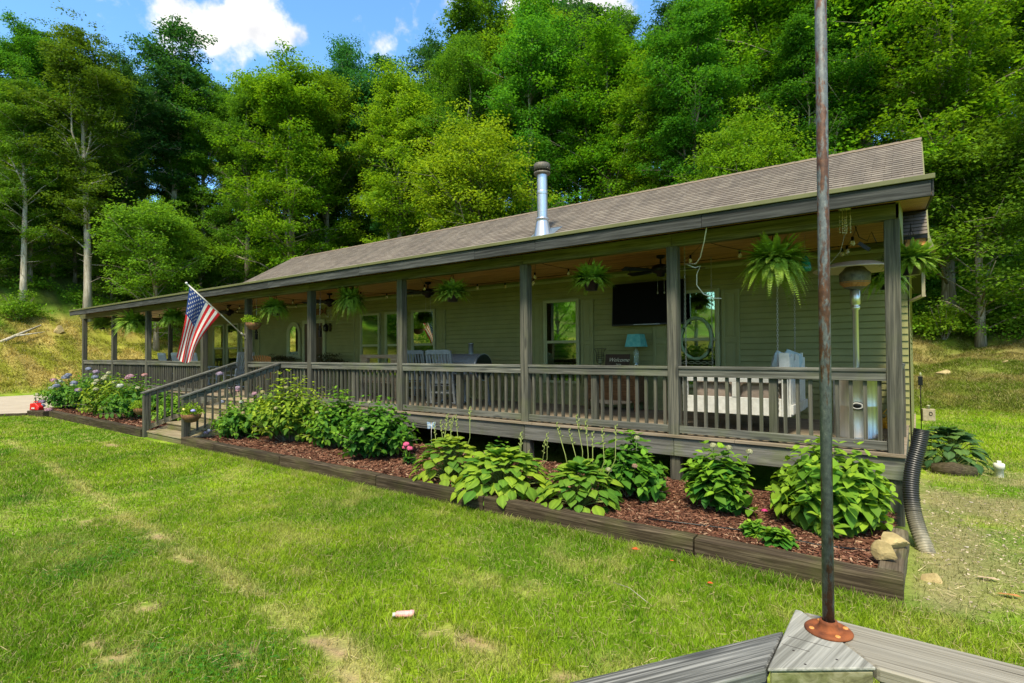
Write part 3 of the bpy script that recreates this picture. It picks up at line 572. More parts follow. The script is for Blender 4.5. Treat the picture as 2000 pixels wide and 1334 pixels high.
cp = MB().lathe([(0, 5.985), (.19, 5.975), (.212, 5.95), (.212, 5.80), (.20, 5.80), (.20, 5.93), (0, 5.93)], (cx, cy, 0), 32).lathe([(.13, 5.68), (.205, 5.70), (.215, 5.745), (.20, 5.745), (.14, 5.705)], (cx, cy, 0), 32)
for i in range(14):
    a = i*math.pi/7; cp.bar((cx+.155*math.cos(a), cy+.155*math.sin(a), 5.69), (cx+.175*math.cos(a), cy+.175*math.sin(a), 5.82), .022, .006)
cp.build('chimney_cap', cap_m, ch)
# wall pieces near the corner
fl = thing('floodlight', 'dark twin floodlight fixed under the old eave at the house corner', 'floodlight', (.02, 2.42, 2.50))
MB().box(-.05, .05, -.04, .04, -.02, .02).bar((0, 0, -.02), (0, -.03, -.09), .03, .03).build('bracket', dark, fl)
for sx in (-1, 1):
    h_ = MB().bar((sx*.08, -.10, -.10), (sx*.085, .0, -.06), .16, .11).build('lamp_head', dark, fl, .008); MB().bar((sx*.08, -.112, -.105), (sx*.08, -.1, -.1), .13, .08).build('lens', trim_l, h_)
# ================================================================== porch
porch = thing('porch', 'long covered front porch of weathered grey wood on posts', 'porch', (0, 0, 0))
PX = [-25.79, -22.71, -19.76, -15.95, -13.56, -10.84, -7.91, -5.03, -2.64, -.26]
PL = -25.85; PR = -.12
for x in PX:
    MB().box(x, x+.14, 0, .14, .004, 2.504).build('post', wood_z, porch, .006)
    MB().box(x+.004, x+.136, .045, .18, GZ-.3, -.02).build('post_leg', wood_z, porch, .006)
for x, y in ((-25.79, 3.0), (-24.2, 3.0)): MB().box(x, x+.14, y, y+.14, .03, 2.504).build('post', wood_z, porch, .006)
# rim, joists, floor
for i in range(len(PX)-1):
    a = PX[i]+.07 if i else PL; b = PX[i+1]+.07 if i < len(PX)-2 else PR+.014
    MB().box(a+.003, b-.003, .003, .042, -.2435, -.004).build('rim_board', wood_rim, porch, .004)
MB().box(PR-.03, PR+.012, .044, 2.7, -.2435, -.004).build('rim_board', wood_y, porch, .004)
MB().box(PL, PL+.04, .044, 3.2, -.2435, -.004).build('rim_board', wood_y, porch, .004)
m_ = MB(); x = -25.4
while x < -.4: m_.box(x, x+.04, .045, 2.72, -.24, -.006); x += .41
m_.build('joists', wood_y, porch)
for x in np.arange(-25, -1, 2.5): MB().box(x, x+.14, 2.3, 2.44, GZ-.3, -.245).build('post_leg', wood_z, porch)
m_ = MB(); r_ = random.Random(3); y = -.028
while y < 2.68:
    x = PL-.01
    while x < PR:
        x2 = min(x+r_.choice([3.0, 3.66, 4.2]), PR+.02)
        if not (False): m_.box(x, x2-.004, y, y+.138, -.003, .033+r_.uniform(-.0015, .0015))
        x = x2
    y += .145
m_.build('deck_floor', wood_deck, porch, .002)
m_ = MB(); m_.box(PL, HL-.1, 2.72, 3.25, -.003, .033); m_.build('deck_floor', wood_deck, porch)
# beams, ceiling, roof
zc = lambda y: 2.60+.022*y
for i, (a, b) in enumerate([(-26.0, -22.64), (-22.64, -15.88), (-15.88, -10.77), (-10.77, -4.96), (-4.96, -2.57), (-2.57, PR)]):
    MB().box(a+.002, b-.002, .0, .13, 2.506, 2.665).build('beam', wood_beam, porch, .004)
MB().box(-25.79, -25.66, .14, 3.0, 2.506, 2.665).build('beam', wood_y, porch, .004)
MB().box(-25.6, HL, 3.0, 3.13, 2.506, 2.68).build('beam', wood_beam, porch, .004)
m_ = MB(); y = .13; 
while y < 3.1:
    y2 = min(y+.12, 3.15); xe = PR-.005 if y < 2.2 else HR-.5
    if y < 2.62 : m_.box(-25.7, xe, y+.003, y2-.002, zc(y), zc(y)+.02)
    else: m_.box(-25.7, HL-.1, y+.003, y2-.002, zc(y), zc(y)+.02)
    y += .12
m_.build('ceiling', wood_pine, porch, .002)
MB().box(HL, HR-.15, WY-.045, WY-.016, 2.56, 2.62).build('ceiling_trim', trim_l, porch, .004)
PS = .165; zt = lambda y: 2.775+PS*(y+.45)
XL, XR = -25.35, .16
roofplane('porch_roof', XL, XR, -.46, 3.62, zt(-.46), zt(3.62), porch, shing)
m_ = MB(); y = -.45
while y < 3.3:
    y2 = y+.14
    m_.add([(XL+.02, y+.002, zt(y)-.17), (XR-.02, y+.002, zt(y)-.17), (XR-.02, y2-.002, zt(y2)-.17), (XL+.02, y2-.002, zt(y2)-.17), (XL+.02, y, zt(y)-.145), (XR-.02, y, zt(y)-.145), (XR-.02, y2, zt(y2)-.145), (XL+.02, y2, zt(y2)-.145)], [(0, 3, 2, 1), (4, 5, 6, 7), (0, 1, 5, 4), (1, 2, 6, 5), (2, 3, 7, 6), (3, 0, 4, 7)]); y = y2
m_.build('roof_underside', wood_pine, porch)
for xa, xb in ((XR-.018, XR), (XL, XL+.018)):
    m_ = MB(); m_.add([(xx, yy, zt(yy)+dz) for xx in (xa, xb) for yy, dz in ((-.45, -.185), (3.2, -.185), (3.2, -.01), (-.45, -.01))], [(0, 1, 2, 3), (4, 7, 6, 5), (0, 4, 5, 1), (1, 5, 6, 2), (2, 6, 7, 3), (3, 7, 4, 0)]); m_.build('rake_board', wood_fascia, porch)
m_ = MB(); m_.add([(xx, yy, z_) for xx in (PR-.03, PR+.0) for yy, z_ in ((.0, 2.51), (2.28, 2.51), (2.28, zt(2.28)-.172), (.0, zt(0)-.172))], [(0, 1, 2, 3), (4, 7, 6, 5), (0, 4, 5, 1), (1, 5, 6, 2), (2, 6, 7, 3), (3, 7, 4, 0)]); m_.build('gable_board', trim, porch)
fx_ = [XL-.02, -21.9, -18.6, -15.0, -11.6, -8.4, -5.55, -4.4, -2.02, XR-.02]
for a, b in zip(fx_[:-1], fx_[1:]): MB().box(a+.002, b-.002, -.492, -.452, 2.585, 2.738).build('fascia', wood_fascia, porch, .004)
MB().box(XL-.03, XR+.01, -.52, -.494, 2.742, 2.79).box(XL-.03, XR+.01, -.494, -.44, 2.772, 2.79).build('drip_edge', drip, porch, .004)
# railings
NB = [0]
def railing(xa, xb, zb=.93, full=True, ysgn=0, axis_='x', fixed=0, supports=None):
    P = (lambda a, b, c, d, e, f: (a, b, c, d, e, f)) if axis_ == 'x' else (lambda a, b, c, d, e, f: (fixed+c, fixed+d, a, b, e, f))
    mt = wood_x if axis_ == 'x' else wood_y
    rl = MB().box(*P(xa+.002, xb-.002, 0.004, .135, .888, .926)).box(*P(xa+.002, xb-.002, .018, .056, .79, .886)).build('railing', mt, porch, .004)
    MB().box(*P(xa+.002, xb-.002, .018, .056, .055, .15)).build('bottom_rail', mt, rl, .004)
    n = max(1, round((xb-xa)/2.2)); sup = [(xa+xb)/2-.045] if supports is None else supports
    for s_ in sup: MB().box(*P(s_, s_+.09, .058, .148, .034, .886)).build('support', wood_z, rl, .003)
    k = int((xb-xa)/.131); g = (xb-xa)/k; bl = []
    for i in range(k):
        x = xa+g*(i+.5)-.019
        if any(s_-.06 < x < s_+.11 for s_ in sup): continue
        bl.append(x)
    if full and NB[0]+len(bl) <= 100:
        NB[0] += len(bl)
        for x in bl: MB().box(*P(x, x+.038, .058, .096, .06, .884)).build('baluster', wood_z, rl)
    else:
        m_ = MB()
        for x in bl: m_.box(*P(x, x+.038, .058, .096, .06, .884))
        tag(m_.build('balusters', wood_z, rl), kind='stuff')
    return rl
for i in (8, 7, 6, 5, 4, 2, 1, 0): railing(PX[i]+.14, PX[i+1])
railing(.14, 2.7, axis_='y', fixed=PR-.145, full=False); railing(.14, 3.0, axis_='y', fixed=PL+.03, full=False)
railing(PX[0]+.14, HL-.1, full=False) if False else None
m_ = MB().box(-25.65, -24.2, 3.0, 3.13, .888, .926).box(-25.65, -24.2, 3.04, 3.08, .055, .15)
for x in np.arange(-25.6, -24.25, .131): m_.box(x, x+.038, 3.06, 3.1, .1, .884)
m_.build('railing', wood_x, porch)
# ------------------------------------------------------------------ stairs
st = thing('stairs', 'wooden stairs with two hand rails rising to the porch', 'stairs', (0, 0, 0))
SX0, SX1 = -13.86, -12.02; N_ = 5; run = 2.0/5; rise = (.03-GZ)/6*1.19
rise = .152
for k in range(5):
    y0 = -2.03+run*k; zt_ = GZ+rise*(k+1)
    x0, x1 = SX0+.0, SX1
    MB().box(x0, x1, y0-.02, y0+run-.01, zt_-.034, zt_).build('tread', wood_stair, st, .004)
    MB().box(x0, x1, y0, y0+.03, zt_-rise-.0, zt_-.036).build('riser', wood_riser_shaded, st, .003)
for x in (SX0-.14, SX1):
    MB().box(x, x+.10, -2.09, -1.99, GZ-.05, .22).build('newel', wood_z, st, .006)
    a, b = Vector((x+.05, -2.12, .26)), Vector((x+.05, .0, .90))
    MB().bar(a, b, .135, .035).build('hand_rail', wood_y, st, .004)
    MB().bar(a+Vector((0, .08, -.055)), b+Vector((0, 0, -.09)), .04, .09).build('rail_board', wood_y, st, .004)
    la, lb = Vector((x+.05, -1.98, GZ+.22)), Vector((x+.05, .0, .14))
    MB().bar(la, lb, .04, .10).build('lower_rail', wood_stair, st, .004)
    MB().bar(Vector((x+.05, -2.0, GZ+.0)), Vector((x+.05, -.02, -.16)), .045, .2).build('stringer', wood_stair, st)
    for k in range(13):
        t_ = (k+1)/14; p = a.lerp(b, t_); q = la.lerp(lb, t_); MB().box(x+.075, x+.105, p.y-.017, p.y+.017, q.z-.03, p.z-.02).build('baluster', wood_z, st)
# ================================================================== trees
def tree_meshes(seed, H, R_, cb, color, leaf=.17, n_spray=620, per=34, layered=1.0, bare=.0, pale=False):
    """trunk mesh + crown mesh. H height, R_ crown radius, cb crown base fraction"""
    global rng
    keep = rng; rng = np.random.default_rng(seed); r_ = random.Random(seed)
    mb = MB(); pts = []; rad = []; n = 9; dx = dy = 0; r0 = .0085*H+.05; fork = r_.uniform(.36, .5) if layered != .9 else r_.uniform(.25, .35)
    for i in range(n+1):
        t = i/n; dx += r_.uniform(-.25, .25)*H/22; dy += r_.uniform(-.25, .25)*H/22; pts.append(Vector((dx*t, dy*t, t*H*.94-.4*(i == 0)))); rad.append(r0*(1-t)**.8+.015+(.35*r0 if i == 0 else 0))
    mb.tube(pts, rad, 9)
    def along(P, t): k_ = len(P)-1; f_ = min(max(t, 0), .9999)*k_; i_ = int(f_); return P[i_].lerp(P[i_+1], f_-i_)
    leaders = [(pts, 0., 1.)]
    for j in range(3):
        a = j*2.1+r_.random(); fo = fork+.08*j; b = along(pts, fo); hh = r_.uniform(.80, .93)*H*.94; L_ = [b]
        for q in range(1, 6):
            u = q/5; L_.append(b+Vector((math.cos(a)*R_*.5*u**.8+r_.uniform(-.2, .2), math.sin(a)*R_*.5*u**.8+r_.uniform(-.2, .2), (hh-b.z)*u)))
        rb = r0*(1-fo)**.8*.62; mb.tube(L_, [rb*(1-.17*q) for q in range(6)], 7); leaders.append((L_, fo, hh/(H*.94)))
    at = lambda t: along(pts, t)
    ends = []
    nl = 72
    for i in range(nl):
        P, t0_, t1_ = leaders[0 if i % 2 == 0 else 1+(i//2) % 3]; lo = max(cb, t0_)
        t = lo+(t1_-lo)*((i/nl*.97+.03*r_.random()) if i % 2 == 0 else r_.random()**.9); tl = (t-t0_)/(t1_-t0_) if P is not pts else t; a = i*2.4+r_.uniform(-.7, .7)
        prof = (math.sin(math.pi*min(1, ((t-cb)/(1-cb))*.80+.17)))**.75
        L = R_*prof*r_.uniform(.45, 1.15)*(.72 if P is not pts else 1.0); p = along(P, tl); rise_ = L*r_.uniform(.25, 1.05)
        q = p+Vector((math.cos(a)*L, math.sin(a)*L, rise_)); mid = p.lerp(q, .5)+Vector((0, 0, L*.10))
        lr = max(.018, .16*r0*(1.15-t)*1.8); mb.tube([p, mid, q], [lr, lr*.65, lr*.2], 5)
        for j in range(5):
            u = r_.uniform(.2, 1.); b = p.lerp(mid, u*2) if u < .5 else mid.lerp(q, u*2-1); a2 = a+r_.choice((-1, 1))*r_.uniform(.4, 1.4); l2 = L*r_.uniform(.22, .45)
            e_ = b+Vector((math.cos(a2)*l2, math.sin(a2)*l2, l2*r_.uniform(-.2, .8))); mb.tube([b, e_], [lr*.35, lr*.12], 4, close=False); ends.append((b, e_))
        ends.append((mid, q))
    # dead stubs low on trunk
    for i in range(6):
        t = r_.uniform(.12, max(.2, cb)); a = r_.uniform(0, 6.28); p = at(t); l2 = r_.uniform(.5, 1.8); mb.tube([p, p+Vector((math.cos(a)*l2, math.sin(a)*l2, l2*r_.uniform(-.1, .6)))], [.03, .008], 4, close=False)
    O = []; 
    B = np.array([list(b) for b, e in ends]); E = np.array([list(e) for b, e in ends])
    k = rng.integers(0, len(B), n_spray); u = rng.random(n_spray)[:, None]**.7
    Cn = B[k]*(1-u)+E[k]*u+rng.normal(0, .10*R_, (n_spray, 3))*np.array([1, 1, .8])
    # top leader sprays
    tops = [np.array(P[-1]) for P, _, _ in leaders]; nt_ = n_spray//9; Cn[:nt_] = np.array(tops)[rng.integers(0, 4, nt_)]+rng.normal(0, .55, (nt_, 3))*np.array([1, 1, .8])
    rad_c = rng.uniform(.28, .66, n_spray)*(R_/3.2)**.3
    m = per; d = rng.normal(0, 1, (n_spray, m, 3)); d /= np.linalg.norm(d, axis=2, keepdims=True); rr = rng.random((n_spray, m, 1))**.45
    off = d*rr*rad_c[:, None, None]*np.array([1.1, 1.1, .62 if layered else .85])
    rr2 = np.hypot(off[..., 0], off[..., 1]); off[..., 2] -= .25*rr2**2       # drooping shelf
    O = (Cn[:, None]+off).reshape(-1, 3); N_ = len(O)
    outw = nrm(np.concatenate([off[..., :2], np.full(off[..., :1].shape, -.15)], 2).reshape(-1, 3))
    D = nrm(outw+rng.normal(0, .45, (N_, 3))); Nn = nrm(np.array([0, 0, 1.])+rng.normal(0, .38, (N_, 3)))
    S = leaf*rng.uniform(.6, 1.35, N_)
    base = np.array(color[0])*(1-0)+0; alt = np.array(color[1])
    w = np.repeat(rng.random(n_spray), m)[:, None]; w = np.clip(w*.7+rng.random((N_, 1))*.5-.1, 0, 1)
    Cc = base*(1-w)+alt*w; Cc = Cc*rng.uniform(.8, 1.25, (N_, 1))
    v, f, c = scatter(T_DIA, O, D, Nn, S, Cc)
    me = mesh_np('crown', v, f, c); tm = bpy.data.meshes.new('trunk'); tm.from_pydata(mb.v, [], mb.f); tm.polygons.foreach_set('use_smooth', mb.sm); tm.materials.append(bark_l if pale else bark)
    me.materials.append(tree_leaf); rng = keep
    return tm, me
MD2 = ((.07, .16, .015), (.15, .28, .02)); BR = ((.07, .20, .010), (.19, .35, .014)); MD = ((.045, .15, .014), (.12, .27, .018)); DK = ((.025, .095, .026), (.06, .17, .034)); YG = ((.13, .26, .012), (.26, .39, .02))
VAR = {
 'bright1': tree_meshes(1, 21, 3.3, .05, BR, .145, 1700, 46, .9), 'bright2': tree_meshes(2, 18, 3.7, .04, BR, .14, 1800, 48), 'bright3': tree_meshes(3, 20, 2.9, .06, YG, .14, 1450, 46),
 'mid1': tree_meshes(4, 22, 3.1, .12, MD, .145, 1500, 44), 'mid2': tree_meshes(5, 24, 3.4, .20, MD, .15, 1500, 44, 0), 'mid3': tree_meshes(6, 21, 2.8, .24, MD2, .14, 1300, 44, pale=True),
 'dark1': tree_meshes(7, 24, 3.2, .36, DK, .2, 900, 36, 0, pale=True), 'dark2': tree_meshes(8, 25, 3.4, .4, DK, .18, 1000, 38, 0), 'small': tree_meshes(9, 12.5, 2.9, .1, YG, .13, 1000, 40), 'small2': tree_meshes(10, 10, 2.6, .06, MD2, .13, 900, 38)}
NH = {'bright1': 21, 'bright2': 18, 'bright3': 20, 'mid1': 22, 'mid2': 24, 'mid3': 21, 'dark1': 24, 'dark2': 25, 'small': 12.5, 'small2': 10}
def tree(kind, x, y, ztop, label, group='trees on the wooded hill', name='broadleaf_tree', rz=None, wide=1.0, z=None):
    zb = float(hgt(x, y)) if z is None else z; s = (ztop-zb)/NH[kind]
    t = thing(name, label, 'tree', (x, y, zb), random.uniform(0, 6.28) if rz is None else rz, group); t.scale = (s*wide, s*wide, s)
    link('trunk', VAR[kind][0], None, t); link('crown', VAR[kind][1], None, t); return t
FT = [('mid2', -49.1, 2.6, 24.5, 'broad dark leafed tree at the far left edge of the woods', 1.1), ('mid3', -42.4, 4.8, 22.8, 'tall tree with a bare pale trunk left of the porch roof end', 1.05),
 ('dark1', -46.6, 11.2, 28.3, 'dark glossy tree whose open top stands against the clouds above the flag', 1.15), ('bright1', -35.8, 15, 23, 'bright green tree with a rough trunk rising behind the left end of the roof', 1.15),
 ('small2', -37.5, 6.9, 10.8, 'young pale green tree standing in front of the tall dark tree above the flag', 1.2), ('mid1', -40.8, 14.2, 23, 'mid green tree between the open dark crown and the bright tree', 1.0),
 ('dark2', -41.4, 24.5, 31, 'dark tree showing its rounded top behind the bright tree', 1.0), ('bright3', -28.3, 18.3, 21, 'tall narrow yellow green tree left of the chimney pipe', 1.2),
 ('dark2', -35.6, 28.1, 31, 'dark narrow tree at the right end of the open sky', 1.0), ('small', -19.6, 15.7, 13.8, 'small yellow green tree with forked trunk just left of the chimney pipe', 1.15),
 ('mid1', -24.9, 24.3, 29, 'big full green tree leaving the frame at the top centre', 1.15), ('dark1', -26.4, 33.1, 36, 'dark tree high on the hill at top centre', 1.1),
 ('bright2', -14.6, 22.6, 20.6, 'wide bright yellow green tree with grey branched trunk right of the chimney pipe', 1.15), ('bright3', -10.9, 20.9, 17.8, 'bright narrow tree above the middle of the roof ridge', 1.1),
 ('mid2', -9.3, 25.7, 25, 'tall mid green tree left of the rusty pole', 1.1), ('small', -5.8, 17.3, 11, 'low yellow green tree just over the roof ridge left of the rusty pole', 1.1),
 ('bright1', -5.6, 24.5, 23.5, 'tall bright tree behind the rusty pole', 1.0), ('bright2', -1.7, 23, 22, 'large layered light green tree above the right end of the roof', 1.25), ('bright1', 1.1, 21.5, 20.5, 'large bright tree right of the roof end leaving the frame', 1.15),
 ('mid3', 5.2, 24.8, 21, 'mid green tree at the right edge of the picture', 1.2), ('small2', 2.0, 20.6, 9.8, 'low leafy tree at the foot of the woods right of the house', 1.3),
 ('mid3', -53.5, 5.6, 27, 'tree behind the broad dark tree at far left', 1.1), ('dark2', -45.7, 7.8, 23.5, 'dark tree between the pale trunk and the open crown', 1.0), ('mid1', -45.7, 13.4, 24, 'green tree behind the open dark crown', 1.1), ('bright2', -36.1, 18.1, 23, 'light green tree right behind the bright tree with rough trunk', 1.0),
 ('mid1', -55.5, -3.8, 25, 'tree standing above the yellow bank at the left picture edge', 1.1), ('dark1', -31.5, 20.5, 24, 'dark leafed tree between the two bright trees left of the chimney pipe', 1.0), ('mid2', -18.5, 20.5, 23.5, 'mid green tree directly behind the chimney pipe', 1.1)]
random.seed(21)
used = []
for k, x, y, zt_, lab, wd in FT: tree(k, x, y, zt_, lab, wide=wd); used.append((x, y))
r_ = random.Random(5); cnt = 0
GL = 'leafy tree deep in the woods behind the front row of trees on the hill'
for row, d in enumerate((6.5, 11, 16, 21.5, 28, 36)):
    L = [];  # walk the offset curve of the meadow corner
    y = -14
    while y < 13.5: L.append((-33-d, y)); y += 3.7
    a = math.pi
    while a > math.pi/2: L.append((-33+d*math.cos(a), 13.5+d*math.sin(a))); a -= 3.7/d
    x = -33
    while x < 14: L.append((x, 13.5+d)); x += 3.7
    for x, y in L:
        x += r_.uniform(-1.5, 1.5); y += r_.uniform(-1.5, 1.5)
        if min(math.hypot(x-a_, y-b_) for a_, b_ in used) < 2.4: continue
        if x < -33 and d < 9: continue
        bear = math.degrees(math.atan2(-x, y+7))
        if bear > 84 or bear < -14: continue
        if d > 25 and x > -4: continue
        left = x < -27
        k = r_.choice(['mid1', 'mid2', 'dark1', 'dark2', 'mid3', 'bright3'] if row > 1 else ['mid1', 'mid2', 'mid3', 'bright1', 'bright3', 'dark2', 'bright2'])
        h = r_.uniform(17, 21) if left else r_.uniform(18, 23)
        dist = math.hypot(x, y+7); px_ = 1000+1065*math.tan(R(36.5-bear)); ytop = 140 if px_ < 480 else (160 if px_ < 860 else -60)
        hmax = 1.14+dist*math.cos(R(bear-36.5))*(688-ytop-r_.uniform(-25, 45))/1065-float(hgt(x, y)); h = min(h, hmax)
        if h < 9: continue
        look = {'mid1': 'mid green tree', 'mid2': 'tall mid green tree', 'mid3': 'pale trunked green tree', 'bright1': 'bright green tree', 'bright2': 'wide light green tree', 'bright3': 'yellow green tree', 'dark1': 'dark open crowned tree', 'dark2': 'dark dense tree'}[k]
        where = ['at the right picture edge', 'above the roof right half', 'behind the chimney pipe', 'above the left ridge end', 'above the flag', 'at the far left'][int(np.searchsorted([-3, 18, 36, 50, 66], bear))]
        dep = 'low in the woods' if row < 2 else ('halfway up the woods' if row < 4 else 'high in the woods')
        tree(k, x, y, float(hgt(x, y))+h, f'{look} {dep} {where}', f'{look}s {dep} {where}', wide=r_.uniform(.9, 1.15)); used.append((x, y)); cnt += 1
us = 0
for i in range(400):
    x, y = (r_.uniform(-60, -40), r_.uniform(-10, 24)) if i % 2 else (r_.uniform(-45, 7), r_.uniform(21, 36))
    d = math.hypot(max(0, -33-x), max(0, y-13.5)); bear = math.degrees(math.atan2(-x, y+7))
    if d < 8 or d > 24 or us >= 46 or bear > 82 or bear < -10 or min(math.hypot(x-a_, y-b_) for a_, b_ in used) < 1.9: continue
    where = ['at the right picture edge', 'above the roof right half', 'behind the chimney pipe', 'above the left ridge end', 'above the flag', 'at the far left'][int(np.searchsorted([-3, 18, 36, 50, 66], bear))]
    k = 'small' if i % 3 == 0 else 'small2'; look = 'yellow green' if k == 'small' else 'mid green'
    tree(k, x, y, float(hgt(x, y))+r_.uniform(5, 9.5), f'short {look} understory tree among the trunks {where}', f'{look} understory trees {where}', wide=r_.uniform(1.1, 1.5)); used.append((x, y)); us += 1
for i, (x, y, h) in enumerate([(-46, .5, 7), (-44.5, 7.5, 6), (-50, -3, 8), (-48.5, 4.5, 9), (-52, 1, 8), (-45, -3.5, 5.5), (-49.5, 8.5, 9), (-43.5, 11.5, 7), (-54, -6, 9), (-47, 14, 9), (-41.5, 17, 8)]):
    tree(['small2', 'mid1', 'small2', 'mid3'][i % 4] if i % 4 != 1 else 'small2', x, y, float(hgt(x, y))+h, 'young mid green tree filling the slope between the pale trunks at far left', 'young trees on the left slope', wide=1.35)
print('back trees', cnt, us)
# trees on the camera's side of the yard (seen mirrored in the window panes)
for i, (x, y) in enumerate([(-52, -27), (-45, -29), (-38, -27), (-31.5, -30), (-25, -28), (-19, -30), (-13, -28), (-7, -31), (-1, -29), (6, -31), (13, -29)]):
    tree(['bright2', 'mid1', 'bright1', 'mid2', 'bright2', 'dark2', 'mid3'][i % 7], x, y, 13+i % 3*2.5, 'green tree across the yard mirrored in the window panes', 'trees across the yard')
for i, (x, y) in enumerate([(-42, -19), (-47, -14.5), (-49, -22), (-56, -17), (-60, -26), (-64, -12), (-39, -24), (-66, -34)]):
    tree(['bright2', 'mid1', 'small2', 'bright1'][i % 4], x, y, float(hgt(x, y))+(11 if i % 4 == 2 else 15), 'green tree across the yard mirrored in the window panes', 'trees across the yard')
# (hedge below them is added with the shrubs)
# forest floor undergrowth
def shrub_mesh(seed, w, h, color, leaf, n, T=T_DIA, flat=.6, up=.5):
    global rng
    keep = rng; rng = np.random.default_rng(seed)
    nb = 26; c = rnd_dirs(nb, -.1, 1)*rng.uniform(.35, .95, (nb, 1))*np.array([w/2, w/2, h*.8])+np.array([0, 0, h*.12]); k = rng.integers(0, nb, n)
    d = rnd_dirs(n); O = c[k]+d*rng.random((n, 1))**.5*np.array([w*.19, w*.19, h*.16]); O[:, 2] = np.maximum(O[:, 2], .03)
    D = nrm(O*np.array([1, 1, .3])/max(w, .1)*1.6+rng.normal(0, .5, (n, 3))+np.array([0, 0, .1])); N = nrm(np.array([0, 0, up])+nrm(O)*.6+rng.normal(0, .35, (n, 3)))
    w_ = np.clip(rng.random((n, 1))*.7+np.repeat(rng.random((nb, 1)), 1, 1)[k]*.4, 0, 1); C_ = np.array(color[0])*(1-w_)+np.array(color[1])*w_
    v, f, cc = scatter(T, O, D, N, leaf*rng.uniform(.6, 1.3, n), C_); rng = keep
    return v, f, cc
V = []
r_ = random.Random(8)
for i in range(620):
    if i % 3 == 0: x, y = r_.uniform(-62, -41), r_.uniform(-12, 26)
    elif i % 3 == 1: x, y = r_.uniform(-45, -5), r_.uniform(21.5, 40)
    else: x, y = r_.uniform(-8, 9), r_.uniform(20.8, 30)
    d = math.hypot(max(0, -33-x), max(0, y-13.5))
    if d < 7.4 or d > 34: continue
    near = x > -8 and d < 12
    v, f, c = shrub_mesh(i, r_.uniform(1.5, 3.5), r_.uniform(.5, 1.3) if near else r_.uniform(.6, 1.7), BR if (near or i % 3 == 0) else MD, .11 if near else .15, 600 if near else 380)
    V.append((v+np.array([x, y, float(hgt(x, y))-.1]), f, c))
V_, F_, C_ = merge(V); tag(link('undergrowth', mesh_np('undergrowth', V_, F_, C_), bush_leaf), kind='stuff')
SHM = []
for i, cl in enumerate((BR, MD, YG)):
    v, f, c = shrub_mesh(50+i, 2.6, 2.2, cl, .13, 2600); me = mesh_np('foliage', v, f, c); me.materials.append(bush_leaf)
    st_ = MB(); rr = random.Random(i)
    for j in range(9): a = rr.uniform(0, 6.28); st_.tube([(0, 0, -.1), (math.cos(a)*.4, math.sin(a)*.4, .8), (math.cos(a)*.8, math.sin(a)*.8, 1.6)], [.03, .02, .008], 5)
    sm_ = bpy.data.meshes.new('stems'); sm_.from_pydata(st_.v, [], st_.f); sm_.materials.append(bark); SHM.append((me, sm_))
for i, (x, y, s, lab) in enumerate([(-42.5, 1.5, .9, 'leafy sapling clump at the foot of the pale trunk left of the porch'), (-41.5, 8.5, 1.3, 'bright bush behind the porch roof end at the left'), (-39.5, 11, 1.5, 'large bright bush behind the flag'), (-37.0, 15.5, 1.6, 'bright bush above the left part of the porch roof'), (-31.5, 19.8, 1.4, 'green bush at the foot of the woods above the left ridge end'),
     (.9, 20.9, .9, 'shrub on the wooded slope right of the house corner'), (3.4, 21.4, 1.1, 'shrub near the right picture edge at the foot of the woods'), (-26, 19.5, 1.6, 'green bush rising just over the roof ridge left of the small forked tree'), (-14.5, 19.4, 2.0, 'yellow green bush showing over the roof ridge right of the chimney pipe'), (-10.2, 18.6, 1.8, 'low bright bush over the middle of the ridge')]):
    t = thing('shrub', lab, 'shrub', (x, y, float(hgt(x, y))-.05), i*1.3, 'bushes at the edge of the woods'); t.scale = (s, s, s); link('foliage', SHM[i % 3][0], None, t); link('stems', SHM[i % 3][1], None, t)
for i in range(15):
    x, y = -54+i*4.6, -23.5+1.5*math.sin(i*2.1); t = thing('shrub', 'green bush across the yard mirrored in the window panes', 'shrub', (x, y, float(hgt(x, y))-.1), i*1.7, 'bushes across the yard'); t.scale = (1.7, 1.7, 1.5); link('foliage', SHM[i % 3][0], None, t); link('stems', SHM[i % 3][1], None, t)
# fallen branch on the bank
fb = MB().tube([(-37.5, -.9, float(hgt(-37.5, -.9))+.1), (-38.8, .6, float(hgt(-38.8, .6))+.35), (-40.2, 2.0, float(hgt(-40.2, 2))+.5)], [.10, .08, .04], 7).tube([(-38.8, .6, float(hgt(-38.8, .6))+.35), (-38.6, 1.8, float(hgt(-38.6, 1.8))+.9)], [.05, .02], 5)
tag(fb.build('fallen_branch', bark_l), 'pale bare branch lying on the yellow bank left of the porch', 'branch')
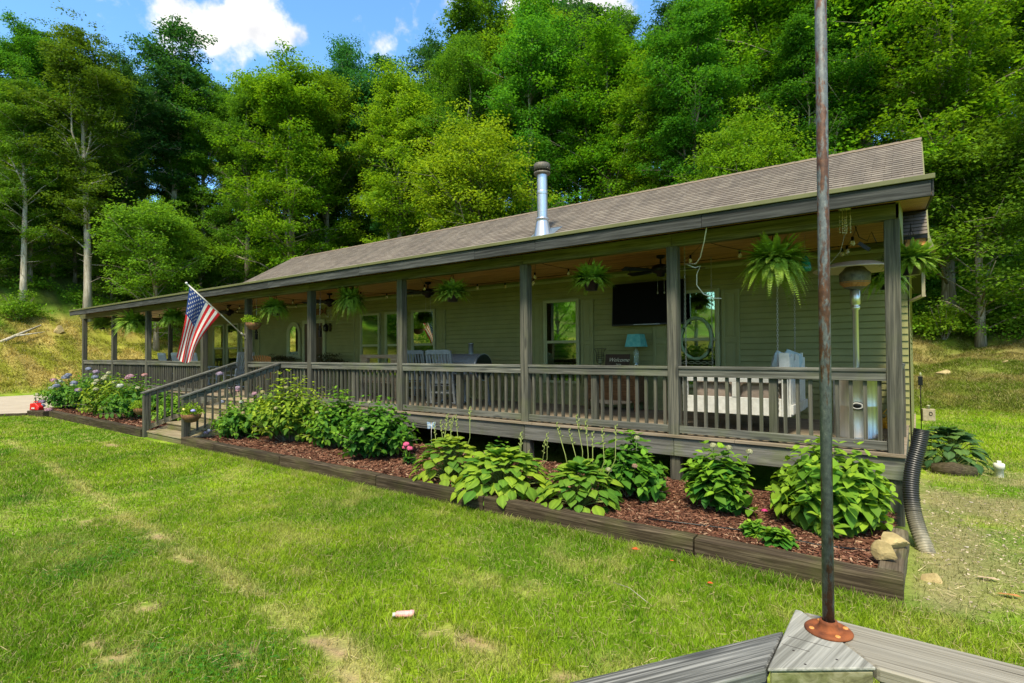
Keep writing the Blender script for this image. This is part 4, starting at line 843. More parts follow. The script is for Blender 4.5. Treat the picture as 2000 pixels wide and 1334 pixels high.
# ================================================================== hydrangeas
def bush(name, label, cx, cy, w, h, leaf, n, color, flowers=(), depth=None, group='hydrangea bushes in the flower bed', seed=0, cat='hydrangea', zb=None, stems=14, lift=.1, lump=1.0):
    n = int(n*1.25)
    global rng
    keep = rng; rng = np.random.default_rng(seed+100); r_ = random.Random(seed)
    dp = depth or w*.8; z0 = float(mz(cx, cy)) if zb is None else zb
    t = thing(name, label, cat, (cx, cy, z0-.02), 0, group)
    # shoots: each ends on a lumpy dome; leaves in opposite pairs up the outer part of the shoot
    ns = max(12, int(n/6.5)); O = []; D = []; S = []; C_ = []; N = []; tips = []; sb = MB()
    for s in range(ns):
        a = r_.uniform(0, 2*math.pi); q = r_.random()**.55; el = r_.uniform(.04, 1.0) if q > .75 else r_.uniform(.5, 1)
        hh = h*(1-.5*q**2.6)*r_.uniform(.5, 1.06) if s % 3 else h*(1-.45*q**2.6)*r_.uniform(.15, .75); hh = max(hh, .10*h)
        tip = Vector((math.cos(a)*w/2*q*r_.uniform(.85, 1.12), math.sin(a)*dp/2*q*r_.uniform(.85, 1.12), hh)); b = Vector((tip.x*.22, tip.y*.22, 0)); mid = b.lerp(tip, .55)+Vector((0, 0, .08*h))
        if s % 3 == 0: sb.tube([b, mid, tip], [.008, .006, .003], 4, close=False)
        out_ = Vector((tip.x/(w/2), tip.y/(dp/2), .75)).normalized(); tips.append((tip, out_))
        br_ = r_.random(); npair = 5
        for j in range(npair):
            u = 1-.15*j-.03*r_.random(); p = mid.lerp(tip, max(0, u*2-1)) if u > .5 else b.lerp(mid, u*2)
            ph = r_.uniform(0, 3.14)+j*1.57
            sz = leaf*(.55+.28*min(j, 2))*r_.uniform(.75, 1.2)
            ax = (tip-mid).normalized(); e1 = ax.cross(Vector((0, 0, 1))); e1 = e1.normalized() if e1.length > .05 else Vector((1, 0, 0)); e2 = ax.cross(e1)
            for sg in (1, -1):
                dd = (e1*math.cos(ph)+e2*math.sin(ph))*sg+ax*(.45-.12*j)+Vector((0, 0, -.06+.12*(j == 0))); O.append(p); D.append(dd); N.append(Vector((0, 0, 1))*1.1+out_*.2+Vector((r_.gauss(0, .2), r_.gauss(0, .2), 0)))
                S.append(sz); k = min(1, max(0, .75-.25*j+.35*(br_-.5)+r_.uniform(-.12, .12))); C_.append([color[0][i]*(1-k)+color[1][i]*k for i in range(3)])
    v, f, c = scatter(T_OV, np.array(O), np.array(D), np.array(N), np.array(S), np.array(C_)*rng.uniform(.85, 1.2, (len(O), 1)))
    fo = link('foliage', mesh_np('foliage', v, f, c, True), bush_leaf, t)
    sb.build('stems', bark, t)
    fsb = MB()
    flowers = [(a_, b_, c_*.9, r__, f__) for a_, b_, c_, r__, f__ in flowers]
    for (fx, fy, fz, fr, fc) in flowers: fsb.tube([(fx*.5, fy*.5, fz*.35), (fx*.85, fy*.85, fz*.75), (fx, fy, fz)], [.006, .005, .004], 5)
    if flowers: fsb.build('flower_stems', petal_stem, t)
    for (fx, fy, fz, fr, fc) in flowers:
        fr = fr*.78; m = int(60+fr*900); d = rnd_dirs(m, -.25, 1); P = d*np.array([fr, fr*.9, fr*.62])*rng.uniform(.7, 1.12, (m, 1)); cc = (np.array(fc)*.8+.07)*rng.uniform(.6, 1.15, (m, 1))
        D_ = nrm(np.cross(d, rnd_dirs(m))); ps = []
        for q in range(2):
            D2 = D_ if q == 0 else nrm(np.cross(d, D_)); ps.append(scatter((np.array([[-.5, -.5, .1], [.5, -.5, .1], [.5, .5, .1], [-.5, .5, .1]]), np.array([[0, 1, 2, 3]])), P+d*.002*q, D2, d, .03+.01*(fr > .08), cc))
        v, f, c = merge(ps); fl_ = link('flower_head', mesh_np('flower_head', v, f, c), petal_m, t, (fx, fy, fz))
    rng = keep; return t
petal_stem = simple('green_stem', (.12, .22, .03), (.08, .16, .02), 8, .6)
HB = ((.035, .14, .018), (.20, .35, .02)); HM = ((.025, .11, .014), (.14, .29, .02)); HY = ((.07, .17, .015), (.33, .42, .03)); HP = ((.055, .19, .02), (.27, .43, .03))
PK, BL, CRM, PUR, WH = (.52, .27, .36), (.26, .30, .46), (.50, .50, .28), (.40, .30, .44), (.55, .58, .50)
bush('hydrangea_bush', 'big-leaved bright hydrangea bush at the near right end of the bed behind the pole', -.70, -.80, 1.08, .86, .175, 800, HP, seed=1, depth=1.15)
bush('hydrangea_bush', 'upright hydrangea with pale bud clusters on top, left of the rusty pole', -1.72, -.95, .72, .80, .15, 330, HB, [(-.05, -.05, .80, .035, CRM), (.1, 0, .78, .03, CRM), (.28, .1, .74, .03, CRM)], seed=2, lift=.3)
bush('hydrangea_bush', 'hydrangea with a creamy bud standing right of the third hosta', -2.76, -.95, .92, .78, .145, 380, HM, [(-.1, -.35, .42, .035, CRM), (.12, -.05, .80, .03, CRM), (.2, -.3, .5, .025, (.5, .3, .2))], seed=3, lift=.25)
bush('hydrangea_bush', 'round green hydrangea just left of the pink flower heads', -7.3, -.98, 1.55, 1.0, .125, 1150, HM, [(-.2, 0, 1.0, .03, CRM), (.25, -.5, .6, .03, CRM)], seed=4)
bush('hydrangea_bush', 'green hydrangea between the round bush and the yellowish bush', -8.55, -.85, 1.3, 1.12, .12, 900, HB, [(-.35, -.2, .72, .03, CRM)], seed=5)
bush('hydrangea_bush', 'tall yellowish hydrangea with cream flower heads right of the stairs', -9.95, -.95, 1.85, 1.36, .115, 1500, HY, [(-.3, -.4, 1.1, .045, (.5, .45, .16)), (.2, -.2, 1.2, .045, (.5, .48, .18)), (-.85, -.5, .62, .04, (.45, .36, .14)), (.35, -.5, .8, .035, (.5, .48, .2))], seed=6)
bush('hydrangea_bush', 'low light green hydrangea at the timber between stairs and tall bush', -11.3, -1.15, 1.75, .80, .115, 800, HB, [(-.5, -.55, .12, .06, PUR), (-.25, -.6, .2, .05, BL)], seed=7)
bush('hydrangea_bush', 'dark hydrangea beside the stair rail with tall lilac flower heads', -12.2+.55, -.55, 1.3, .9, .12, 520, HM, [(-.75, -.6, 1.42, .10, PUR), (-.55, -.3, 1.05, .10, PUR), (-.2, -.1, .92, .075, PK), (-.75, -.2, .98, .05, PK), (-.2, -.4, .75, .06, WH), (-.85, -.5, .72, .07, BL)], seed=8, lift=.25)
bush('hydrangea_bush', 'hydrangea with blue and white heads at the far left end of the bed', -22.1, -1.15, 2.6, 1.15, .12, 1400, HM, [(-.9, -.4, .72, .13, WH), (-.55, -.3, .95, .14, WH), (-.3, -.5, 1.02, .13, PK), (.1, -.3, 1.12, .14, BL), (.75, -.4, 1.22, .13, BL), (.4, -.6, .85, .13, BL), (-.8, -.8, .5, .12, CRM), (.1, -.9, .3, .14, PUR), (.3, -.95, .18, .13, BL), (.9, -.9, .08, .13, PK), (-1.0, -.1, .9, .1, CRM)], seed=9, depth=2.0)
bush('hydrangea_bush', 'tall hydrangea with lilac and blue heads in front of the left railing', -20.6, -.95, 2.3, 1.25, .12, 1200, HM, [(-.3, -.2, 1.42, .11, BL), (.05, -.1, 1.32, .12, PUR), (.3, -.2, 1.15, .12, BL), (-.2, -.6, .9, .11, WH), (.6, -.7, .75, .12, PUR), (.8, -.3, 1.05, .1, CRM), (.2, -.7, .98, .12, BL)], seed=10, depth=1.9)
bush('hydrangea_bush', 'yellow green hydrangea with cream heads in the middle of the left group', -18.9, -1.05, 2.3, 1.15, .115, 1200, HY, [(-.5, -.1, 1.2, .1, CRM), (-.25, -.1, 1.32, .09, CRM), (.0, -.3, 1.15, .1, CRM), (-.1, -.5, 1.0, .09, CRM), (.4, -.6, .85, .09, CRM), (.5, -.2, 1.05, .08, CRM)], seed=11)
bush('hydrangea_bush', 'hydrangea with pink heads just left of the stairs', -17.0, -1.05, 2.5, 1.15, .115, 1200, HM, [(-.3, -.2, 1.22, .13, PK), (-.05, -.25, 1.26, .12, PK), (.2, 0, 1.3, .1, (.6, .3, .3)), (.0, -.5, 1.0, .11, WH), (.6, -.3, .95, .07, CRM)], seed=12)
bush('leafy_shrub', 'bright green leafy shrub seen through the left stair rail', -15.0, -.95, 1.5, .68, .11, 600, HP, seed=13, cat='shrub', group='shrubs by the stairs')
# pink flower cluster on stem
bush('pink_phlox', 'hot pink flower cluster between the round bush and the first hosta', -6.3, -1.2, .3, .32, .06, 60, HM, [(-.04, 0, .36, .055, (.85, .10, .30)), (.07, -.03, .31, .05, (.85, .12, .32)), (-.1, .02, .3, .04, (.8, .12, .28))], seed=14, cat='flower', group='flowers')
# ================================================================== hostas
def hosta(label, cx, cy, w, h, n, leaf, color, scapes=(), seed=0, zb=None, group='hosta plants'):
    global rng
    keep = rng; rng = np.random.default_rng(seed+300); r_ = random.Random(seed)
    z0 = float(mz(cx, cy)) if zb is None else zb; t = thing('hosta', label, 'hosta', (cx, cy, z0-.02), 0, group)
    O = []; D = []; N = []; S = []; C_ = []; sb = MB()
    for i in range(n):
        q = (i+.5)/n; a = i*2.39996+r_.uniform(-.25, .25); rr = w/2*(q**.6)*r_.uniform(.72, 1.0)-leaf*.35; rr = max(rr, .01); hh = h*(1-.85*q**1.7)*r_.uniform(.85, 1.08)
        dr = Vector((math.cos(a), math.sin(a), 0)); p = dr*rr+Vector((0, 0, hh)); pit = .62-1.35*q+r_.uniform(-.25, .25)
        dd = dr*math.cos(pit)+Vector((0, 0, math.sin(pit))); nn = Vector((0, 0, 1))*math.cos(pit)-dr*math.sin(pit)+Vector((r_.gauss(0, .18), r_.gauss(0, .18), 0))
        O.append(p); D.append(dd); N.append(nn); S.append(leaf*r_.uniform(.72, 1.2)); k = r_.random(); C_.append([color[0][j]*(1-k)+color[1][j]*k for j in range(3)])
        if i % 2 == 0: sb.tube([(0, 0, 0), dr*rr*.5+Vector((0, 0, hh*.7)), p], [.008, .006, .005], 5, close=False)
    v, f, c = scatter(T_HO, np.array(O), np.array(D), np.array(N), np.array(S), np.array(C_))
    # darker edge to mid rib rhythm: ribs
    k = len(T_HO[0]); rib = np.tile(np.array([1.0, .8, 1.12, .8, 1.0]), k//5); c = c*np.tile(rib, len(O))[:, None]
    link('leaves', mesh_np('leaves', v, f, c, True), bush_leaf, t)
    if scapes:
        pass
    stem_m = simple('hosta_scape', (.22, .27, .07), (.16, .2, .05), 9, .6) if 'hosta_scape' not in bpy.data.materials else bpy.data.materials['hosta_scape']
    sb.build('leaf_stalks', stem_m, t)
    for (sx, sy, sh, lx, ly) in scapes:
        m_ = MB(); e_ = Vector((sx+lx, sy+ly, sh)); m_.tube([(sx*.4, sy*.4, .05), Vector((sx, sy, sh*.6)), e_], [.006, .005, .004], 6)
        d_ = Vector((lx, ly, .25)).normalized()
        for j in range(9):
            b = e_-d_*(.02*j); a = j*2.4; m_.tube([b, b+Vector((math.cos(a)*.016, math.sin(a)*.016, .016)), b+Vector((math.cos(a)*.02, math.sin(a)*.02, .04-.002*j))], [.003, .0085, .002], 5)
        m_.build('flower_stalk', stem_m, t)
    rng = keep; return t
HO1 = ((.06, .18, .02), (.30, .42, .03)); HO2 = ((.05, .17, .02), (.26, .39, .03)); HO3 = ((.035, .10, .04), (.12, .22, .05))
r_ = random.Random(4)
sc1 = [(r_.uniform(-.15, .1), r_.uniform(-.05, .15), r_.uniform(.72, .88), r_.uniform(-.08, .1), 0) for i in range(6)]+[(.28, .1, .98, .0, 0), (-.35, .1, .72, -.05, 0)]
hosta('hosta with bent flower stalks nearest the pink flowers', -5.15, -1.5, 1.12, .50, 170, .155, HO1, sc1, 1)
hosta('largest hosta with yellow green leaves hanging over the timber', -4.15, -1.6, 1.35, .47, 230, .17, HO1, [(.1, .2, .72, .03, 0), (.15, .15, .65, .02, 0), (.45, .2, .66, .04, 0), (.52, .2, .74, .0, 0), (.3, .2, .5, -.06, 0)], 2)
hosta('hosta with seven tall flower stalks right of the largest hosta', -3.05, -1.62, .98, .43, 160, .155, HO2, [(-.25, .1, .88, -.12, 0), (-.1, .1, .82, -.1, 0), (-.05, .15, .98, -.08, 0), (.05, .1, .93, -.03, 0), (.08, .15, .8, .0, 0), (.25, .1, .86, -.02, 0), (.36, .15, .9, .01, 0)], 3)
hosta('hosta growing round a hollow log in the grass right of the porch', .40, 3.8, 1.02, .56, 120, .175, HO3, (), 4, GZ+.02)
bush('leafy_shrub', 'small green plant between the first and largest hosta', -4.85, -.85, .5, .52, .09, 130, HM, seed=31, cat='shrub', group='shrubs by the stairs')
lg = MB().tube([(.16, 3.36, GZ+.05), (.4, 3.34, GZ+.07), (.66, 3.42, GZ+.05)], [.09, .12, .08], 12); tag(lg.build('log', wood_timber), 'dark hollow log under the hosta right of the porch', 'log')
for i, (x, y, s, lab) in enumerate([(-1.24, -1.52, .17, 'tiny hosta seedling in the bare mulch'), (-1.0, -1.73, .19, 'tiny low seedling near the timber left of the pole')]):
    bush('seedling', lab, x, y, s*1.2, s*1.1, .10, 40, HP, seed=40+i, cat='seedling', group='seedlings in the mulch')
# ================================================================== hanging ferns
def fern_mesh(seed, R_, n, droop, color, side_w=0.0):
    global rng
    keep = rng; rng = np.random.default_rng(seed); O = []; D = []; N = []; S = []; C_ = []
    for i in range(n):
        a = rng.uniform(0, 2*np.pi); q = (i+.5)/n; L = R_*(.35+.75*rng.random())*(1+side_w*np.cos(a)); el = 1.35-1.4*q+rng.normal(0, .28); m = 32; t = np.linspace(.05, 1, m)
        dr = np.array([np.cos(a), np.sin(a), 0]); fall = droop*(.25+1.0*q)*rng.uniform(.6, 1.3)
        r = .07+L*t*np.cos(el)*(1-.12*t)+.25*L*t*t*(q < .6); z = L*(np.sin(el)*t-fall*t**2.0)
        P = dr*r[:, None]; P[:, 2] = z; T = nrm(np.gradient(P, axis=0)); side = nrm(np.cross(T, np.array([0, 0, 1.])+0*T+1e-3)); nn = np.cross(side, T)
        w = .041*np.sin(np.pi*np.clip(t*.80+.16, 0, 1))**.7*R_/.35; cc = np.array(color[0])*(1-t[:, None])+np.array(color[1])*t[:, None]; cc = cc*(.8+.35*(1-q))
        for sg in (1, -1): O.append(P); D.append(side*sg+T*.45); N.append(nn+rng.normal(0, .3, P.shape)); S.append(w); C_.append(cc*rng.uniform(.75, 1.25))
    v, f, c = scatter((np.array([[-.12, 0, 0], [-.15, .55, .03], [0, 1, -.04], [.15, .55, .03], [.12, 0, 0]]), np.array([[0, 4, 3, 2, 1]])), np.concatenate(O), np.concatenate(D), np.concatenate(N), np.concatenate(S), np.concatenate(C_)); rng = keep
    me = mesh_np('fronds', v, f, c); me.materials.append(fern_m); return me
FC = ((.08, .21, .02), (.30, .46, .05)); FD = ((.03, .10, .015), (.09, .19, .025))
FM = [fern_mesh(1, .40, 460, .75, FC), fern_mesh(2, .34, 380, .5, FC), fern_mesh(3, .35, 340, .8, FC, .2)]
def fern(label, x, y, z, k, s=1., sz=1., rz=0, pot=True):
    t = thing('hanging_fern', label, 'hanging plant', (x, y, z), rz, 'hanging ferns along the porch')
    f_ = link('fronds', FM[k], None, t); f_.scale = (s, s, s*sz)
    MB().lathe([(0, -.17), (.085, -.17), (.12, -.02), (.13, -.02), (.13, .0), (.11, .0), (.10, -.02), (0, -.03)]).build('pot', dark, t)
    m_ = MB(); zc_ = 2.55-z
    for j in range(3): a = j*2.09; m_.tube([(math.cos(a)*.12, math.sin(a)*.12, -.01), (math.cos(a)*.07, math.sin(a)*.07, zc_*.5), (0, 0, zc_)], .0035, 5)
    m_.tube([(0, 0, zc_), (0, 0, zc_+.06)], .005, 5); m_.build('hanger', blackm, t); return t
fern('large hanging fern with long drooping fronds beside the rusty pole', -1.37, .2, 2.20, 0, 1.02, 1.0, .3)
fern('hanging fern above the television', -3.86, .2, 2.20, 1, .98, .9, 1.)
fern('bushy hanging fern with a visible pot above the smoker grill', -6.65, .2, 2.20, 1, 1.0, .85, 2.)
fern('hanging fern with long fronds falling to one side, above the pallet sofa', -9.55, .2, 2.24, 2, 1.02, 1.2, 3.)
fern('round hanging fern left of the dark porch door', -12.45, .2, 2.22, 2, 1.1, .9, 4.)
fern('hanging fern between the second post from the left and the flag', -20.9, .1, 2.2, 2, 1.6, .85, 5.)
fern('small hanging fern in the first opening at the far left', -24.6, .3, 2.25, 1, 1.3, .9, 6.)
fern('dark hanging fern just left of the flag', -18.2, .2, 2.25, 2, 1.25, .9, 7.)
fern('fern hanging outside the corner post by the house end', -.03, .95, 2.17, 1, .9, .95, 8.)
fern('shaded fern hanging behind the patio heater shade', -.30, 1.9, 2.10, 2, .85, 1., 9.)
# flower baskets
def basket(label, x, y, z, s, hang, cl, fl_=()):
    s = s*.82; t = thing('flower_basket', label, 'flower basket', (x, y, z), 0, 'small flower baskets')
    coir = simple('coir_liner', (.22, .11, .045), (.09, .045, .02), 30, .95, bmp=.6) if 'coir_liner' not in bpy.data.materials else bpy.data.materials['coir_liner']
    MB().lathe([(0, -.14*s), (.09*s, -.12*s), (.15*s, -.05*s), (.17*s, .02*s), (.16*s, .02*s), (.1*s, -.03*s), (0, -.04*s)]).build('liner', coir, t)
    v, f, c = shrub_mesh(int(x*10) % 97+5, .46*s, .24*s, cl, .04*s, 520); link('foliage', mesh_np('foliage', v, f, c), bush_leaf, t)
    if hang:
        m_ = MB()
        for j in range(3): a = j*2.09; m_.tube([(math.cos(a)*.16*s, math.sin(a)*.16*s, .0), (0, 0, hang)], .003, 4)
        m_.build('hanger', blackm, t)
    else: MB().tube([(-.17*s, 0, .0), (-.2*s, 0, .1*s), (-.22*s, 0, .1*s)], .006, 5).build('hanger', blackm, t)
    for (a, b, c_, r__, fc) in fl_: MB().lathe([(0, -r__*.6), (r__*.9, -r__*.2), (r__, .1*r__), (r__*.5, r__*.6), (0, r__*.7)], (a, b, c_), 8).build('bloom', simple('bloom', fc), t)
    return t
basket('light green hanging basket beside the flag pole bracket', -13.0, -.06, 1.86, 1.35, .62, YG)
basket('coir basket with yellow and violet flowers on the right stair newel', -11.68, -2.04, -.09, 1.35, 0, YG, [(.2, -.05, .1, .05, (.3, .3, .6)), (-.1, -.1, .12, .03, (.7, .6, .1)), (.05, -.15, .12, .03, (.7, .6, .2))])
basket('coir basket with yellow foliage on the left stair newel', -14.28, -2.0, -.12, 1.25, 0, YG)
# ================================================================== things on the porch
DK_ = .033
def at_(o, x, y, z=DK_, rz=0): o.location = (x, y, z); o.rotation_euler.z = rz; return o
# --- flag
fp = thing('flag_pole', 'slanted white flag pole with gold-white ball holding the stars and stripes flag', 'flag pole', (-13.5, 0, 0))
B0, T0 = Vector((-13.5, -.04, 1.58)), Vector((-13.5, -1.36, 2.745)); pm = simple('pole_white', (.62, .60, .52), (.5, .48, .4), 20, .4); loc = Vector((13.5, 0, 0))
MB().tube([B0+loc, T0+loc], .014, 10).build('pole', pm, fp)
MB().lathe([(0, -.03), (.022, -.02), (.03, 0), (.022, .022), (0, .03)], T0+loc+Vector((0, -.02, .02)), 12).build('ball_finial', white_p, fp)
MB().box(-.03, .03, -.02, 0, 1.50, 1.64).tube([(0, -.02, 1.565), (0, -.12, 1.65)], .024, 10).box(-.045, -.02, -.03, 0, 1.55, 1.58).build('bracket', chainm, fp)
ax = (T0-B0).normalized(); top = T0-ax*.06; bot = top-ax*.93
NU, NV = 26, 40
TE, BE = Vector((-13.46, -1.62, 1.06)), Vector((-13.46, -1.27, .99))
def flagp(u, v):
    h_ = top.lerp(bot, u)
    # fly edge: upper half folded back on itself under its own weight
    e_ = TE.lerp(BE, u)+Vector((0, 0, -.10*math.sin(math.pi*u)))
    mid = h_.lerp(e_, v)
    sag = math.sin(math.pi*min(1, v*1.0))
    mid += Vector((0, -.16*sag*(u-.15), -.06*sag*u))
    w_ = .07*v**.6*math.sin(u*math.pi*2.6+v*1.3)+.035*v*math.sin(u*9+v*4.)
    # deep gather near the middle of the fly
    mid += Vector((w_+.10*v*math.exp(-((u-.28-.1*v)/.12)**2), 0, 0))
    return mid+loc
red = simple('flag_red', (.62, .015, .02), (.5, .01, .015), 20, .8); wht = simple('flag_white', (.80, .76, .70), (.7, .66, .6), 20, .8); blu = simple('flag_blue', (.03, .07, .25), (.02, .05, .19), 20, .8)
for mm_ in (red, wht, blu):
    n_ = mm_.node_tree; b_ = n_.nodes['Principled BSDF']; tr_ = n_.nodes.new('ShaderNodeBsdfTranslucent'); tr_.inputs['Color'].default_value = b_.inputs['Base Color'].default_value; n_.links.new(b_.inputs['Base Color'].links[0].from_socket, tr_.inputs['Color']); mx_ = n_.nodes.new('ShaderNodeMixShader'); mx_.inputs[0].default_value = .3; n_.links.new(b_.outputs[0], mx_.inputs[1]); n_.links.new(tr_.outputs[0], mx_.inputs[2]); n_.links.new(mx_.outputs[0], n_.nodes['Material Output'].inputs['Surface'])
fl = MB()
for i in range(13*2):
    for j in range(NV):
        u0, u1, v0, v1 = i/26, (i+1)/26, j/NV, (j+1)/NV; s = i//2
        fl.use(blu if (s < 7 and v1 <= .401) else (red if s % 2 == 0 else wht))
        fl.add([flagp(u0, v0), flagp(u1, v0), flagp(u1, v1), flagp(u0, v1)], [(0, 1, 2, 3)], True)
flo = fl.build('flag', None, fp)
stm = MB()
for r9 in range(9):
    for c11 in range(11):
        if (r9+c11) % 2: continue
        uc, vc = (r9+1)/10*7/13, (c11+1)/12*.4; vs = []
        for sd_ in (-1, 1):
            vs = []
            for k in range(10):
                a = math.pi/2+k*math.pi/5; q = .0325 if k % 2 == 0 else .0135
                u, v = uc-q*math.sin(a)*.95, vc+q*math.cos(a)*.56; p = flagp(u, v); du = flagp(u+.01, v)-p; dv = flagp(u, v+.01)-p; n_ = du.cross(dv).normalized(); vs.append(p+n_*.0025*sd_)
            stm.add(vs, [tuple(range(10))])
stm.build('stars', wht, flo)
MB().tube([top+loc, bot+loc], .017, 8).build('sleeve', wht, flo)
# --- rocking chairs
def rocker(name, label, x, y, rz, paint, group='rocking chairs on the porch', s=1.0):
    t = thing(name, label, 'rocking chair', (x, y, DK_), rz, group); t.scale = (s, s, s)
    # faces +y (front), back at -y
    for sx in (-.27, .27):
        pts = []
        for i in range(11): a = -.5+i/10*1.05; yy = a*.82; pts.append((sx, yy, .03+.16*a*a*1.6))
        MB().tube(pts, .02, 6).build('rocker', paint, t)
    for sx in (-.27, .27):
        MB().bar((sx, .24, .05), (sx, .24, .66), .04, .04).build('leg', paint, t); MB().bar((sx, -.22, .05), (sx, -.42, 1.13), .04, .04).build('leg', paint, t)
        MB().box(sx-.05, sx+.05, -.30, .32, .655, .68).build('arm', paint, t, .004)
    m_ = MB(); 
    for k in range(8): m_.bar((-.26, -.2+k*.062, .42), (.26, -.2+k*.062, .42), .05, .018)
    m_.build('seat', paint, t)
    b_ = MB(); b_.bar((-.25, -.247, .50), (.25, -.247, .50), .02, .08).bar((-.25, -.425, 1.10), (.25, -.425, 1.10), .022, .09)
    for k in range(7): xx = -.21+k*.07; b_.bar((xx, -.245, .5), (xx, -.415, 1.07), .038, .014)
    b_.build('backrest', paint, t)
    for yy in (.24, -.26): MB().bar((-.27, yy, .28), (.27, yy, .28), .03, .03).build('stretcher', paint, t)
    return t
pale_grey = simple('pale_grey_chair_paint', (.23, .25, .26), (.18, .195, .205), 14, .6)
rocker('rocking_chair', 'pale grey rocking chair left of the smoker, seen through the rail', -7.8, 1.3, .25, pale_grey)
rocker('rocking_chair', 'white rocking chair at the top of the stairs, turned sideways by the windows', -17.3, 1.7, 1.75, chair_p)
for i, (x, lab) in enumerate([(-21.25, 'leftmost of the three white rocking chair backs over the left railing'), (-20.15, 'middle one of the three white rocking chair backs over the left railing'), (-18.9, 'white rocking chair back just under the hanging flag')]): rocker('rocking_chair', lab, x, 1.45, .0, chair_p)
rocker('rocking_chair', 'dark grey rocking chair between the pallet sofa and the smoker', -9.35, 2.0, .35, greychair)
# fan-back wooden chair
t = thing('fan_back_chair', 'orange wood fan-back chair behind the rail right of the flag', 'chair', (-16.0, 1.9, DK_), 0)
b_ = MB()
for k in range(9): a = (k-4)*.10; b_.bar((a*.8, 0, .38), (a*2.2/1.6, -.16, .98+.06*math.cos(a*3)), .062, .018)
b_.build('backrest', wood_orange, t); MB().box(-.28, .28, .0, .5, .34, .37).build('seat', wood_orange, t)
for sx in (-.27, .27): MB().bar((sx, .46, 0), (sx, .46, .56), .06, .03).build('leg', wood_orange, t); MB().box(sx-.06, sx+.06, -.1, .5, .56, .58).build('arm', wood_orange, t)
# --- pallet sofa
t = thing('pallet_sofa', 'light brown sofa made of pallets behind the rail', 'sofa', (-10.55, 1.75, DK_), 0)
b_ = MB().box(-.68, .68, -.02, 0, .96, 1.045).box(-.68, .68, .10, .12, .96, 1.045).box(-.68, -.44, 0, .1, .80, .98).box(.44, .68, 0, .1, .80, .98).box(-.68, .68, -.02, 0, .62, .72)
for k in range(4): b_.box(-.60+k*.34, -.42+k*.34, -.03, -.02, .985, 1.0)
b_.box(-.68, .68, -.02, 0, .40, .50); b_.build('backrest', wood_pallet, t, .004)
b_ = MB()
for k in range(6): b_.box(-.68, .68, .02+k*.13, .13+k*.13, .36, .385)
b_.build('seat', wood_pallet, t); 
for sx in (-.66, 0, .58):
    for yy in (.0, .66): MB().box(sx, sx+.09, yy, yy+.1, 0, .36).build('leg', wood_pallet, t)
# --- planters with dark petunias
for i, (x, w_, lab) in enumerate([(-15.9, 1.3, 'long planter with dark red leafed flowers under the arched mirror'), (-13.5, 1.45, 'long planter with dark red leafed flowers right of the dark door')]):
    t = thing('planter_box', lab, 'planter', (x, 2.35, DK_), 0, 'planters with dark flowers')
    MB().box(-w_/2, w_/2, -.12, .12, .62, .84).build('box', wood_x, t, .005)
    for sx in (-w_/2+.03, w_/2-.07):
        for sy in (-.11, .07): MB().box(sx, sx+.04, sy, sy+.04, 0, .62).build('leg', wood_z, t)
    v, f, c = shrub_mesh(80+i, w_*1.08, .30, ((.045, .035, .02), (.10, .09, .03)), .055, 900, flat=1); v = v*np.array([1, .35, 1])+np.array([0, 0, .82]); link('foliage', mesh_np('foliage', v, f, c), bush_leaf, t)
# --- arched mirror
t = thing('arched_mirror', 'arched mirror with pale green frame hung on the siding left of the dark door', 'mirror', (-15.73, WY-.03, 0), 0)
def arch(w, z0, z1, n=20):
    r = w/2; return [(-r, z0)]+[(r, z0)]+[(r*math.cos(math.pi*i/n), z1-r+r*math.sin(math.pi*i/n)) for i in range(n+1)]
o_, i_ = arch(.76, .96, 2.10), arch(.52, 1.09, 1.985); k = len(o_); m_ = MB()
m_.add([(x, -.05, z) for x, z in o_]+[(x, -.05, z) for x, z in i_]+[(x, 0, z) for x, z in o_]+[(x, -.02, z) for x, z in i_], [(j, (j+1) % k, k+(j+1) % k, k+j) for j in range(k)]+[(j, 2*k+j, 2*k+(j+1) % k, (j+1) % k) for j in range(k)]+[(k+j, k+(j+1) % k, 3*k+(j+1) % k, 3*k+j) for j in range(k)])
m_.build('frame', trim_l, t); MB().add([(x, -.022, z) for x, z in i_], [tuple(range(k))]).build('glass', mirror_m, t)
# --- sconce and fish plaque
t = thing('wall_lantern', 'small black wall lantern right of the dark door', 'lantern', (-13.87, WY-.03, 1.88), 0)
MB().box(-.05, .05, -.01, .012, -.12, .12).bar((0, -.01, .1), (0, -.14, .1), .02, .02).build('bracket', blackm, t)
MB().lathe([(.0, .12), (.09, .04), (.09, .03), (0, .03)], (0, -.15, 0), 8).lathe([(.0, -.13), (.06, -.12), (.06, -.1), (0, -.1)], (0, -.15, 0), 8).box(-.06, -.05, -.2, -.1, -.1, .03).box(.05, .06, -.2, -.1, -.1, .03).build('cage', blackm, t); MB().lathe([(0, -.1), (.05, -.1), (.06, .03), (0, .03)], (0, -.15, 0), 8).build('glass', glassy, t)
t = thing('fish_plaque', 'carved wooden fish plaque on the siding above the dark door', 'wall ornament', (-14.4, WY-.03, 2.37), 0)
MB().add([(-.36, 0, 0), (-.2, 0, -.09), (.05, 0, -.1), (.22, 0, -.02), (.36, 0, -.12), (.32, 0, 0), (.36, 0, .12), (.22, 0, .02), (.05, 0, .1), (-.2, 0, .08)]+[(x, -.03, z) for x, z in ((-.36, 0), (-.2, -.09), (.05, -.1), (.22, -.02), (.36, -.12), (.32, 0), (.36, .12), (.22, .02), (.05, .1), (-.2, .08))], [tuple(range(10, 20))]+[(j, (j+1) % 10, 10+(j+1) % 10, 10+j) for j in range(10)]).build('carving', wood_brown, t)
